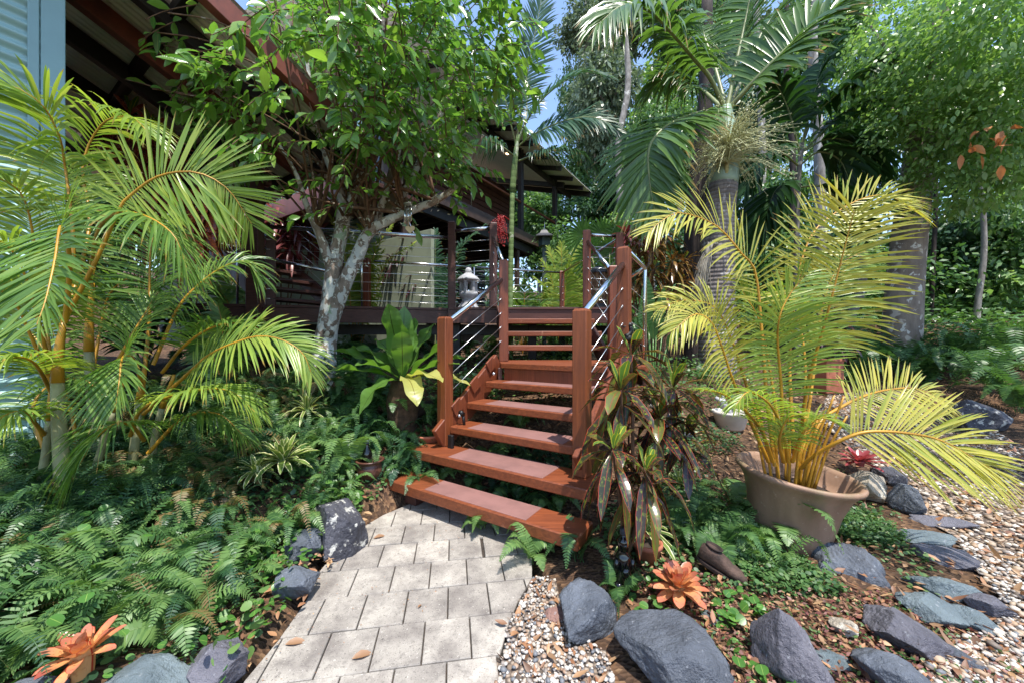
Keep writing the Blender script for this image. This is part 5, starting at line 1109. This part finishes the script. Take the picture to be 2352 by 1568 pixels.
# ridged slate
p=PG(1945,1300); mb=MB(); w_,d_=.29,.22; nu,nv=44,26; uu,vv=np.meshgrid(np.linspace(-1,1,nu),np.linspace(-1,1,nv)); hh=.012*np.abs(np.sin((uu*1.0+vv*.3)*16))+.06*(1-np.maximum(abs(uu),abs(vv))**6)+.03*vv
edge=1+.12*np.sin(np.arctan2(vv,uu)*5+1); X_=uu*w_/2*edge; Y_=vv*d_/2*edge; c,s=math.cos(-.4),math.sin(-.4)
top=np.stack([X_*c-Y_*s,X_*s+Y_*c,hh],-1).reshape(-1,3)+p; bot=top.copy(); bot[:,2]=p[2]-.05
i=np.arange(nv-1)[:,None]*nu; j=np.arange(nu-1)[None]; q=np.stack([i+j,i+j+1,i+nu+j+1,i+nu+j],-1).reshape(-1,4)
ring=np.concatenate([np.arange(nu),np.arange(1,nv)*nu+nu-1,(nv-1)*nu+np.arange(nu-2,-1,-1),np.arange(nv-2,0,-1)*nu]); n=len(ring); r2=np.roll(ring,-1)
mb.add(np.concatenate([top,bot]),[q,np.stack([ring+nu*nv,r2+nu*nv,r2,ring],1)]); tag(mb.build('rock',MT['slate'],None,True,tuple(p)),'ridged grey slate in front of the big pot','rock')
# ------------------------------------------------------------------ rosette plants
def rosette(p,n,L,W,e0,e1,mat,prof,droop,fold=.35,wave=0.,mb=None,m=0,turn=2.399,jit=.08,base=.02,axis=None):
    mb=mb or MB(); k=np.arange(n); f=k/max(n-1,1); az=k*turn+rng.normal(0,jit,n); el_=np.radians(e0+(e1-e0)*f+rng.normal(0,4,n))
    D=np.stack([np.cos(az)*np.cos(el_),np.sin(az)*np.cos(el_),np.sin(el_)],1); N=np.stack([-np.cos(az)*np.sin(el_),-np.sin(az)*np.sin(el_),np.cos(el_)],1)
    if axis is not None:
        q=Vector((0,0,1)).rotation_difference(Vector(axis)).to_matrix(); q=np.array(q); D=D@q.T; N=N@q.T
    Ls=L*(.72+.28*np.sin(f*2.6))*rng.uniform(.85,1.12,n)
    blades(mb,np.asarray(p)+D*np.array([1,1,.3])*base,D,N,Ls,W*rng.uniform(.85,1.1,n),droop*(.4+f)*rng.uniform(.7,1.3,n),prof,3,fold,m,wave); return mb
def bromeliad(label,p,n,L,W,mat,e0=78,e1=8,droop=.35,prof=STRAP,group=None,name='bromeliad',stem=0.,axis=None):
    t_=thing(name,label,'bromeliad',p,group); mb=rosette(np.asarray(p)+np.array([0,0,stem]),n,L,W,e0,e1,mat,prof,droop,base=.015,axis=axis); mb.build('leaves',MT[mat],t_)
    mb=MB(); lathe(mb,[(.028,-.03),(.032,.02+stem*.6),(.022,.05+stem)],p,12); mb.build('base',MT[mat],t_); return t_
BW=[(0,.8),(.3,.85),(.6,1),(.82,.85),(.94,.5),(1,.04)]
bromeliad('orange bromeliad between the black bottle and the old boot',PG(1558,1392),36,.125,.05,'bromo',84,-14,.08,BW,stem=.08)
bromeliad('large orange bromeliad above the bottom left rocks',PG(190,1575)+np.array([0,.0,.05]),24,.11,.04,'bromo',78,0,.1,BW,stem=.05,axis=(-.1,-.1,.95))
bromeliad('dark red bromeliad on the pale boulder',PG(1975,1095)+np.array([0,0,.12]),26,.16,.042,'bromr',60,2,.15,BW)
V_='variegated bromeliads'
bromeliad('cream edged bromeliad clump, larger of two in the left fern bed',PG(650,1125)+np.array([0,0,.2]),44,.27,.04,'brom',80,5,.35,STRAP,V_)
bromeliad('small cream edged bromeliad below the large left clump',PG(588,1140)+np.array([0,0,.17]),24,.19,.032,'brom',70,0,.4,STRAP,V_)
bromeliad('narrow striped bromeliad below the lichened tree',PG(705,990)+np.array([0,0,.18]),30,.3,.026,'brom',80,5,.5,STRAP,V_)
bromeliad('cream edged bromeliad in the terracotta pot by the bottle',PG(1483,1262)+np.array([0,0,.11]),30,.24,.034,'brom',80,-5,.45,STRAP,V_)
bromeliad('dull striped bromeliad behind the croton',PG(1565,1120)+np.array([0,0,.02]),28,.2,.03,'brom',78,5,.35,STRAP,V_)
# ------------------------------------------------------------------ bird's nest fern
p=P(925,885,3.45); p[2]=float(G(p[0],p[1])); nf=thing('nest_fern','huge nest fern with broad glossy fronds left of the stairs','fern',p); c=P(925,875,3.4)
mb=MB(); lathe(mb,[(.1,-.1),(.13,.0),(.15,max(c[2]-p[2],.2)*.6),(.10,max(c[2]-p[2],.2)),(.04,max(c[2]-p[2],.2)+.03)],p,16); mb.build('root_mass',plain('fibrous_root',g((86,64,48)),.95,0,.5,18,.6),nf)
for az,el_,L,W,dr,mt in ((100,80,.62,.17,.02,'nest'),(255,72,.66,.20,.05,'nest'),(285,60,.5,.16,.1,'nest'),(180,34,.78,.17,.22,'nest'),(195,22,.7,.18,.25,'nest'),(165,44,.72,.16,.3,'nest'),(150,60,.7,.15,.35,'nest'),(215,40,.5,.15,.35,'nest'),(0,46,.66,.17,.2,'nest'),(20,34,.7,.16,.3,'nest'),(340,30,.62,.15,.25,'nest'),(45,62,.66,.16,.15,'nest'),(70,74,.6,.16,.1,'nest'),(300,20,.5,.15,.6,'nesty'),(320,24,.58,.14,.35,'nesty'),(235,14,.45,.14,.7,'nest'),(120,56,.66,.15,.3,'nest'),(355,18,.62,.13,.35,'nesty')):
    a=math.radians(az); e=math.radians(el_); D=np.array([math.cos(a)*math.cos(e),math.sin(a)*math.cos(e),math.sin(e)]); N=np.array([-math.cos(a)*math.sin(e),-math.sin(a)*math.sin(e),math.cos(e)])
    pr=[(s,np.interp(s,[q[0] for q in NEST],[q[1] for q in NEST])) for s in np.linspace(0,1,22)]; mb=MB(); blades(mb,[c+D*.04],[D],[N],L*1.1,W*1.2,dr,pr,3,.3,0,.28); mb.build('frond',MT[mt],nf)
# ------------------------------------------------------------------ crotons and cordylines
def shrub(name,label,cat,p,heads,mat,L,W,n=16,top=None,ntop=0,stems='twig',e=(70,-35),droop=.45,prof=CROT,wave=.18,group=None):
    t_=thing(name,label,cat,p,group); mb=MB(); p=np.asarray(p,float)
    for h in heads: tube(mb,spline([p+rng.normal(0,.02,3)*np.array([1,1,0]),(p+h)/2+rng.normal(0,.04,3),h],10),[.016,.011,.008],7)
    mb.build('stem',MT[stems],t_); mb=MB(); mt=MB()
    for h in heads:
        for k,hh in enumerate((h,h-np.array([0,0,L*.28]))):
            rosette(hh,n if k==0 else n//2+2,L,W,e[0] if k==0 else 25,e[1] if k==0 else -50,mat,prof,droop,.3,wave,mb)
        if top: rosette(h+np.array([0,0,.01]),ntop,L*.8,W*.85,82,50,top,prof,droop*.4,.3,wave,mt)
    mb.build('leaves',MT[mat],t_)
    if top: mt.build('young_leaves',MT[top],t_)
    return t_
cp=PG(1445,1255)
shrub('croton','croton with long dark red edged leaves beside the right stair post','shrub',cp,[P(1450,815,2.25),P(1425,895,2.05),P(1545,890,2.3),P(1515,960,2.2),P(1575,1000,2.4)],'crot',.29,.064,13,'crotg',4)
shrub('croton','low croton with drooping yellow green leaves in front of the lowest tread','shrub',PG(1425,1290),[P(1408,1035,1.85),P(1482,1085,1.85)],'crot',.25,.056,11,'crotg',5,e=(55,-60),droop=.8)
shrub('croton','red croton with hanging orange flecked leaves behind the left palm','shrub',PG(440,800),[P(435,455,3.5),P(380,440,3.6),P(490,460,3.6),P(440,520,3.45),P(350,500,3.7)],'crotr',.34,.06,20,e=(50,-55),droop=.7)
shrub('croton','tall dark croton under the house eave with a green tip','shrub',PG(330,760),[P(300,265,4.2),P(350,300,4.2),P(270,310,4.3),P(390,340,4.2),P(320,350,4.1)],'crotr',.34,.055,16,'crotg',7,e=(50,-45),droop=.5)
shrub('cordyline','red cordyline behind the deck rail left of the tree','shrub',(*P(640,640,6.6)[:2],float(G(*P(640,640,6.6)[:2]))),[P(640,490,6.4),P(690,510,6.5),P(610,520,6.6),P(730,540,6.7),P(670,560,6.4)],'cordy',.5,.06,24,droop=.6)
shrub('cordyline','red cordyline just right of the deck corner post','shrub',(*P(1475,700,6.8)[:2],float(G(*P(1475,700,6.8)[:2]))),[P(1470,530,6.6),P(1440,540,6.7),P(1500,525,6.8)],'cordy',.42,.055,22,droop=.5)
shrub('croton','dark croton hedge with yellow flecked tips right of the stairs','shrub',(*P(1510,760,5.2)[:2],float(G(*P(1510,760,5.2)[:2]))),[P(x,y,Y_) for x,y,Y_ in ((1465,560,5.2),(1500,570,5.0),(1530,545,5.2),(1545,600,5.0),(1500,620,4.9),(1470,640,5.1),(1560,650,5.1),(1520,680,4.9),(1450,600,5.4),(1570,600,5.3))],'croth',.27,.045,22,'crotg',3,droop=.5)
shrub('cordyline','dark red leaved cordyline in the square terracotta pot','shrub',P(1895,835,6.0),[P(1900,700,6),P(1920,740,5.9),P(1885,760,6),P(1930,780,6)],'cordd',.34,.06,14,droop=.4)
shrub('cordyline','dark leaved shrub behind the rear deck rail','shrub',(*P(945,640,7.6)[:2],float(G(*P(945,640,7.6)[:2]))),[P(945,560,7.5),P(960,640,7.4),P(905,600,7.6)],'cordd',.4,.06,18,droop=.6)
# big paddle leaves
p=np.array([*P(1500,800,4.4)[:2],float(G(*P(1500,800,4.4)[:2]))]); pl_=thing('paddle_leaf_plant','plant with broad upright paddle leaves behind the steel rail pole','plant',p)
for x0,y0,x1,y1,W in ((1490,800,1485,640,.17),(1500,800,1522,665,.14),(1500,800,1475,700,.22),(1510,800,1540,720,.16),(1490,800,1462,730,.15),(1520,810,1555,760,.14),(1500,800,1500,740,.14)):
    a=P(x0,y0,4.4); b=P(x1,y1,4.3); d=b-a; mb=MB(); tube(mb,[p,a+d*.35],[.012,.008],6); blades(mb,[a+d*.33],[d],[(R.uniform(-.4,.4),-1,.3)],np.linalg.norm(d)*.85,W,.12,LEAF,3,.25); mb.build('leaf',MT['paddle'],pl_)
# fan palm and small palms behind the deck
p=np.array([*P(1400,640,8.6)[:2],float(G(*P(1400,640,8.6)[:2]))]); fp=thing('fan_palm','small fan palm with bright pleated leaves behind the right deck posts','palm',p)
for x,y in ((1385,540),(1340,540),(1425,545),(1400,580),(1360,590)):
    c=P(x,y,8.5); mb=MB(); tube(mb,spline([p,(p+c)/2+np.array([0,0,.1]),c],8),.012,6,1); n=22; a=np.linspace(-2.3,2.3,n); ax=nrm(c-p+np.array([0,-.6,0])); S=nrm(np.cross(ax,(0,-1,.3))); D=np.cos(a)[:,None]*ax+np.sin(a)[:,None]*S; blades(mb,np.repeat(c[None],n,0),D,np.cross(S,ax),.55,.06,.2,STRAP,3,.4); mb.build('leaf',[MT['fan'],MT['palmr']],fp)
def smallpalm(label,x,y,Y_,tops,LL,mats=('canel','caner'),name='palm_clump'):
    b=P(x,y,Y_); p=np.array([b[0],b[1],float(G(b[0],b[1]))]); t_=thing(name,label,'palm',p)
    for tx,ty in tops:
        tip=P(tx,ty,Y_+R.uniform(-.5,.3)); mid=(p+tip)/2+np.array([0,0,np.linalg.norm(tip-p)*.28]); mb=MB(); frond(mb,[p,p*.55+mid*.45,mid,tip],LL,40,LL*.075,t0=.3,droop=.4,rr=.012,ncol=2,up=(0,-.4,.9)); mb.build('frond',[MT[q] for q in mats],t_)
smallpalm('yellow green cane palm behind the rear deck rail',1290,720,8.6,((1245,600),(1290,560),(1330,560),(1230,640),(1340,620),(1270,640),(1310,600),(1260,570)),.55)
smallpalm('cane palm between rear corner post and right upper post',1330,740,8.9,((1320,580),(1350,600),(1300,640),(1360,650),(1345,560)),.55)
smallpalm('low feathery palm behind the rear deck rail, left part',1200,740,8.0,((1170,660),(1210,640),(1240,680),(1185,690),(1260,690),(1150,690)),.5,('caneg','caner'))
smallpalm('feathery palm under the rear house beside the lantern',1000,700,8.2,((930,520),(1000,530),(880,560),(1060,560),(960,570),(1110,520),(840,540)),.5,('palmb','palmr'))
smallpalm('tall cane palm in front of the pale lower wall',820,700,6.75,((760,500),(840,490),(900,520),(800,560),(880,580),(720,540),(950,560)),.45)
smallpalm('green palm behind the side stair and house post',560,740,6.6,((500,600),(560,560),(620,560),(660,600),(600,640),(480,650)),.5,('caneg','caner'))
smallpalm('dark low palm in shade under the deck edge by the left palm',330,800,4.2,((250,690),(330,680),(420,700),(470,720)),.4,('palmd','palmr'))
smallpalm('cane palm low in front of the deck left end',520,860,3.9,((430,720),(500,700),(580,720),(620,800),(450,790)),.36,('caneg','caner'))
# ------------------------------------------------------------------ ornaments
p=P(1076,700,5.75); p[2]=zd; sl=thing('stone_lantern','grey cast stone lantern standing on the deck behind the wires','lantern',p); s=.0068*49/F*5.75/.335*49
k_=5.75/F
mb=MB(); lathe(mb,[(0,0),(29*k_,0),(28*k_,4*k_),(20*k_,14*k_),(15*k_,24*k_),(15*k_,30*k_),(20*k_,33*k_),(22*k_,40*k_),(20*k_,44*k_),(0,44*k_)],p,28); mb.build('base',MT['stone'],sl)
mb=MB()
for a in np.arange(6)*math.pi/3+.25: box(mb,p+np.array([math.cos(a)*17*k_,math.sin(a)*17*k_,56*k_]),7*k_,7*k_,27*k_,a,0,.003)
lathe(mb,[(0,67*k_),(21*k_,67*k_),(21*k_,71*k_),(0,71*k_)],p,24); mb.build('light_chamber',MT['stone'],sl,False)
mb=MB(); lathe(mb,[(0,69*k_),(26*k_,69*k_),(27*k_,72*k_),(20*k_,79*k_),(12*k_,84*k_),(7*k_,89*k_),(8*k_,93*k_),(5*k_,99*k_),(0,101*k_)],p,28); mb.build('lantern_roof',MT['stone'],sl)
p=P(1376,690,5.5); p[2]=zd; k_=5.5/F; ll=thing('lattice_lantern','hexagonal timber lattice lantern with dark cap on the deck by the right posts','lantern',p)
mb=MB(); lathe(mb,[(0,0),(21*k_,0),(21*k_,10*k_),(17*k_,14*k_),(0,14*k_)],p,6); mb.build('base',MT['dkroof'],ll,False)
mb=MB(); r=17*k_
for a in range(6):
    a0=a*math.pi/3; a1=a0+math.pi/3; q0=p+np.array([math.cos(a0)*r,math.sin(a0)*r,14*k_]); q1=p+np.array([math.cos(a1)*r,math.sin(a1)*r,14*k_]); up=np.array([0,0,72*k_])
    rod(mb,q0,q0+up,.009,6)
    for f in np.linspace(-1,1,8):
        for sg in (1,-1):
            u0,u1=f,f+1.0
            lo,hi=max(0,-u0),min(1,1-u0)
            if hi<=lo+.05: continue
            A=lambda t:(q0+(q1-q0)*(t if sg>0 else 1-t))+up*(u0+t)
            rod(mb,A(lo),A(hi),.006,4)
mb.build('lattice_body',MT['lattice'],ll,False)
mb=MB(); lathe(mb,[(0,84*k_),(23*k_,84*k_),(22*k_,88*k_),(14*k_,96*k_),(10*k_,99*k_),(0,99*k_)],p,6); mb.build('lantern_roof',MT['dkroof'],ll,False)
p=P(1250,565,9.0); k_=9/F; zg=float(G(p[0],p[1])); dl=thing('garden_lantern','dark blue grey pagoda lantern on a post below the rear verandah','lantern',(p[0],p[1],zg))
mb=MB(); box(mb,(p[0],p[1],(zg+p[2]+4*k_)/2),.1,.1,p[2]-zg+4*k_); mb.build('post',MT['dkblue'],dl,False)
mb=MB(); box(mb,p+np.array([0,0,10*k_]),20*k_,20*k_,22*k_,.4); mb.build('light_chamber',MT['dkblue'],dl,False)
mb=MB(); lathe(mb,[(0,20*k_),(27*k_,18*k_),(27*k_,20*k_),(14*k_,27*k_),(9*k_,34*k_),(3*k_,38*k_),(0,39*k_)],p,4,0,rotm('Z',.7)); mb.build('lantern_roof',MT['dkroof'],dl,False)
# bottle shaped like a seated figure
p=PG(1432,1352); bo=thing('glass_bottle','dark glass bottle moulded like a figure, with grey cap, by the slate','bottle',p)
mb=MB(); V,Fs=ICO2
lathe(mb,[(0,0),(.042,.0),(.05,.02),(.052,.06),(.046,.11),(.042,.15),(.036,.175),(.026,.19),(.028,.205),(.034,.225),(.033,.245),(.024,.262),(.015,.268),(.015,.28)],p,24)
for dx,dy,dz,sx,sy,sz in ((-.032,-.03,.035,.03,.028,.024),(.032,-.032,.03,.03,.03,.022),(.0,-.04,.1,.022,.016,.03),(-.04,-.012,.12,.016,.022,.045),(.04,-.012,.12,.016,.022,.045),(0,-.03,.228,.01,.01,.014)): mb.add(V*np.array([sx,sy,sz])+p+np.array([dx,dy,dz]),[Fs])
mb.build('body',MT['rib'],bo); mb=MB(); lathe(mb,[(.017,.278),(.0185,.28),(.0185,.305),(.016,.309),(0,.309)],p,20); mb.build('cap',MT['cap'],bo)
# old boot
p=PG(1655,1325); bt=thing('shoe','weathered brown leather shoe tipped in the ground cover','shoe',p); M=rotm('Z',-.75)@rotm('Y',.25)
def shoe(secs,n=20):
    Vv=[]
    for x,w_,zb,zt,pw in secs:
        a=np.linspace(0,2*math.pi,n,endpoint=False); Vv.append(np.stack([np.full(n,x),w_*np.cos(a),zb+(zt-zb)*(.5+.5*np.sign(np.sin(a))*np.abs(np.sin(a))**pw)],1))
    return np.concatenate(Vv),len(secs),n
mb=MB(); Vv,k,n=shoe([(-.115,.012,.015,.055,1),(-.11,.028,.01,.085,.7),(-.085,.036,.008,.10,.6),(-.05,.038,.008,.098,.6),(-.02,.038,.008,.088,.6),(.015,.04,.008,.075,.7),(.05,.043,.008,.06,.8),(.085,.04,.008,.05,.8),(.108,.026,.01,.04,.9),(.116,.008,.014,.028,1)])
i=np.arange(k-1)[:,None]*n; j=np.arange(n)[None]; j2=(j+1)%n; mb.add(Vv@M.T+p+np.array([0,0,.03]),[np.stack([i+j,i+j2,i+n+j2,i+n+j],-1).reshape(-1,4)]); mb.build('upper',MT['boot'],bt)
mb=MB(); a=np.linspace(0,6.283,24,endpoint=False); poly=np.stack([np.cos(a)*.12,np.sin(a)*.047*(1-.12*np.cos(a+.5))],1); prism(mb,poly,-.004,.012,0,.002); mb.V[0]=mb.V[0]@M.T+p+np.array([0,0,.03]); mb.build('sole',MT['bootin'],bt,False)
mb=MB(); lathe(mb,[(.030,.004),(.034,.012),(.028,.014),(.024,-.02),(0,-.03)],(0,0,0),18,0,None,1.25,.95); mb.V[0]=(mb.V[0]+np.array([-.055,0,.092]))@M.T+p+np.array([0,0,.03]); mb.build('collar',MT['bootin'],bt)
# pots
def pot(label,p,prof,mat,cat='pot',soil=None,tilt=None,name='plant_pot',n=36):
    t_=thing(name,label,cat,p); mb=MB(); lathe(mb,prof,p,n,0,tilt); mb.build('body',MT[mat],t_)
    if soil: mb=MB(); lathe(mb,[(soil[0],soil[1]),(0,soil[1]+.01)],p,24,0,tilt); mb.build('soil',MT['soil'],t_)
    return t_
pot('white plastic pot holding a white driftwood piece behind the big palm pot',PG(1678,985),[(0,0),(.11,0),(.13,.02),(.165,.15),(.18,.17),(.18,.195),(.165,.195),(.155,.17),(.12,.1),(0,.1)],'white',soil=(.12,.11))
p=PG(1678,985); mb=MB(); tube(mb,spline([p+np.array([.0,0,.1]),p+np.array([-.05,-.02,.2]),p+np.array([-.1,-.03,.28]),p+np.array([-.17,-.02,.34])],12),[.03,.035,.04,.018],8); tube(mb,spline([p+np.array([-.1,-.03,.27]),p+np.array([-.08,0,.33]),p+np.array([-.1,.0,.38])],8),[.03,.02,.01],8); tag(mb.build('driftwood',MT['stone'],None,True,tuple(p)),'white forked driftwood leaning in the white pot','driftwood')
pot('shallow terracotta bowl behind the left lower post',PG(985,1022),[(0,0),(.09,0),(.11,.02),(.155,.09),(.165,.1),(.165,.115),(.15,.115),(.14,.1),(.1,.05),(0,.05)],'terra',soil=(.12,.075))
mb=rosette(PG(985,1022)+np.array([0,0,.08]),22,.22,.018,70,-5,'fern',STRAP,.6); tag(mb.build('grassy_plant',MT['fern'],None,True,tuple(PG(985,1022))),'strappy green plant in the terracotta bowl','plant')
pot('brown glazed urn left of the lowest tread',PG(850,1098),[(0,0),(.06,0),(.085,.03),(.098,.07),(.085,.11),(.078,.12),(.1,.135),(.108,.145),(.095,.15),(.075,.13),(.07,.09),(0,.08)],'urn')
p=PG(850,1098)+np.array([-.03,.02,.08]); b2=thing('glass_bottle','dark brown glass bottle standing in the brown urn','bottle',p); mb=MB(); lathe(mb,[(0,0),(.036,0),(.038,.02),(.038,.1),(.03,.13),(.014,.155),(.013,.19)],p,20); mb.build('body',MT['rib'],b2); mb=MB(); lathe(mb,[(.016,.185),(.016,.21),(0,.212)],p,16); mb.build('cap',MT['cap'],b2)
pot('terracotta pot half hidden behind the black bottle',PG(1487,1290),[(0,0),(.055,0),(.07,.085),(.082,.09),(.082,.115),(.07,.115),(.066,.09),(0,.09)],'terra',soil=(.066,.1))
p=P(1897,852,6.0); p[2]=float(G(p[0],p[1])); t_=thing('planter','square terracotta planter under the mottled tree','pot',p); h_=P(1897,826,6.0)[2]-p[2]; 
mb=MB(); box(mb,p+np.array([0,0,max(h_,.2)/2]),.34,.3,max(h_,.2),.2,0,.01); mb.build('body',MT['terra'],t_,False); mb=MB(); box(mb,p+np.array([0,0,max(h_,.2)]),.37,.33,.04,.2,0,.008); mb.build('rim',MT['terra'],t_,False)
# log
a=PG(918,992)+np.array([0,0,.1]); b=PG(1010,955)+np.array([0,.15,.1]); lg=thing('log','short weathered log with a pale sawn end beside the terracotta bowl','log',(a+b)/2); mb=MB(); tube(mb,spline([a,(a+b)/2+np.array([0,0,.03]),b],10),[.055,.06,.055],14,cap=False); mb.build('log_bark',MT['darkbark'],lg); d=nrm(a-b); mb=MB(); tube(mb,[a-d*.01,a+d*.004],[.053,.053],14); mb.build('sawn_end',MT['lattice'],lg,False)
# black bird figure on a stake
p=P(1444,792,3.15); zg=float(G(p[0],p[1])); bd=thing('bird_figure','small black long necked bird figure on a stake by the right post','ornament',(p[0],p[1],zg)); k_=3.15/F; mb=MB(); V,Fs=ICO2
def lum(q,s,ry=0): mb.add((V*np.array(s))@rotm('Y',ry).T+q,[Fs])
lum(p+np.array([0,0,14*k_]),(.045,.03,.04),.4); tube(mb,spline([p+np.array([-.02,0,18*k_]),p+np.array([.02,0,30*k_]),p+np.array([.012,0,42*k_])],10),[.028,.02,.018],10); lum(p+np.array([.01,0,45*k_]),(.026,.022,.024)); tube(mb,[p+np.array([-.005,0,44*k_]),p+np.array([-.06,0,40*k_])],[.01,.003],6); tube(mb,[p+np.array([.03,0,14*k_]),p+np.array([.09,0,6*k_])],[.02,.004],6)
mb.build('bird_body',MT['iron'],bd); mb=MB(); rod(mb,(p[0],p[1],zg),p+np.array([0,0,8*k_]),.008,6); mb.build('stake',MT['iron'],bd)
# wind chime with a wooden heart
p=P(935,470,4.0); wc=thing('wind_chime','silver tube wind chime hanging from the lichened branch','wind chime',p)
mb=MB(); rod(mb,P(937,440,4.0),P(937,500,4.0),.002,4); rod(mb,P(937,500,4.0),P(942,520,4.0),.002,4); lathe(mb,[(0,-.0),(.045,0),(.045,.012),(0,.012)],P(937,470,4.0),16); mb.build('hanger',MT['wire'],wc)
for a in range(5):
    q=P(937,472,4.0)+np.array([math.cos(a*1.257)*.036,math.sin(a*1.257)*.036,0]); mb=MB(); rod(mb,q,q-np.array([0,0,.17+.015*a]),.007,8); mb.build('chime_tube',MT['steel'],wc)
a=np.linspace(0,6.283,40,endpoint=False); hx=16*np.sin(a)**3; hz=13*np.cos(a)-5*np.cos(2*a)-2*np.cos(3*a)-np.cos(4*a); q=P(942,527,4.0); sc_=.0031; V2=np.concatenate([np.stack([hx*sc_,np.full(40,-.004),hz*sc_],1),np.stack([hx*sc_,np.full(40,.004),hz*sc_],1)])+q; i=np.arange(40); mb=MB(); mb.add(V2,[np.arange(40),40+np.arange(40)[::-1],np.stack([(i+1)%40,i,i+40,(i+1)%40+40],1)]); mb.build('wooden_heart',MT['heart'],wc,False)
# chain with an iron bell
q=P(612,215,4.75); ch=thing('chain','dark hanging chain with a round iron bell beside the house post','chain',q); mb=MB(); z=q[2]; k=0
ze=P(612,408,4.75)[2]
while z>ze:
    a=np.linspace(0,6.283,9); ring=np.stack([np.cos(a)*.012*(1 if k%2 else 0),np.cos(a)*.012*(0 if k%2 else 1),np.sin(a)*.022],1)+np.array([q[0],q[1],z]); tube(mb,ring,.0045,5,cap=False); z-=.036; k+=1
mb.build('links',MT['chain'],ch); mb=MB(); lathe(mb,[(0,.0),(.03,.002),(.055,.03),(.062,.07),(.05,.1),(.02,.12),(0,.125)],(q[0],q[1],ze-.12),20); mb.build('bell',MT['urn'],ch)
# ------------------------------------------------------------------ camera, sun and sky
cam=bpy.data.cameras.new('camera'); co=bpy.data.objects.new('camera',cam); C.objects.link(co)
co.location=(0,0,H); co.rotation_euler=(math.radians(90),0,0); cam.sensor_width=36; cam.lens=36*F/2352; cam.clip_end=500; cam.clip_start=.05
bpy.context.scene.camera=co
el,azv=math.radians(70),(.42,-.9)
sv=Vector((azv[0]*math.cos(el)/math.hypot(*azv),azv[1]*math.cos(el)/math.hypot(*azv),math.sin(el)))
sun=bpy.data.lights.new('sun','SUN'); so=bpy.data.objects.new('sun',sun); C.objects.link(so); so.location=(3,-5,12)
sun.energy=3.0; sun.angle=math.radians(.5); sun.color=(1,.955,.88); so.rotation_euler=sv.to_track_quat('Z','Y').to_euler()
W=bpy.data.worlds.new('World'); bpy.context.scene.world=W; W.use_nodes=True; nt=W.node_tree; bg=nt.nodes['Background']
sk=nt.nodes.new('ShaderNodeTexSky'); sk.sky_type='NISHITA'; sk.sun_disc=False; sk.sun_elevation=el; sk.sun_rotation=math.atan2(sv.x,sv.y); sk.air_density=1.0; sk.dust_density=.6; sk.ozone_density=1.6
nt.links.new(sk.outputs[0],bg.inputs[0]); bg.inputs[1].default_value=.15
sc=bpy.context.scene; sc.view_settings.view_transform='Standard'; sc.view_settings.look='None'; sc.view_settings.gamma=1; sc.view_settings.exposure=1.3
sc.cycles.max_bounces=8; sc.cycles.diffuse_bounces=4; sc.cycles.glossy_bounces=3; sc.cycles.transmission_bounces=4; sc.cycles.sample_clamp_indirect=6
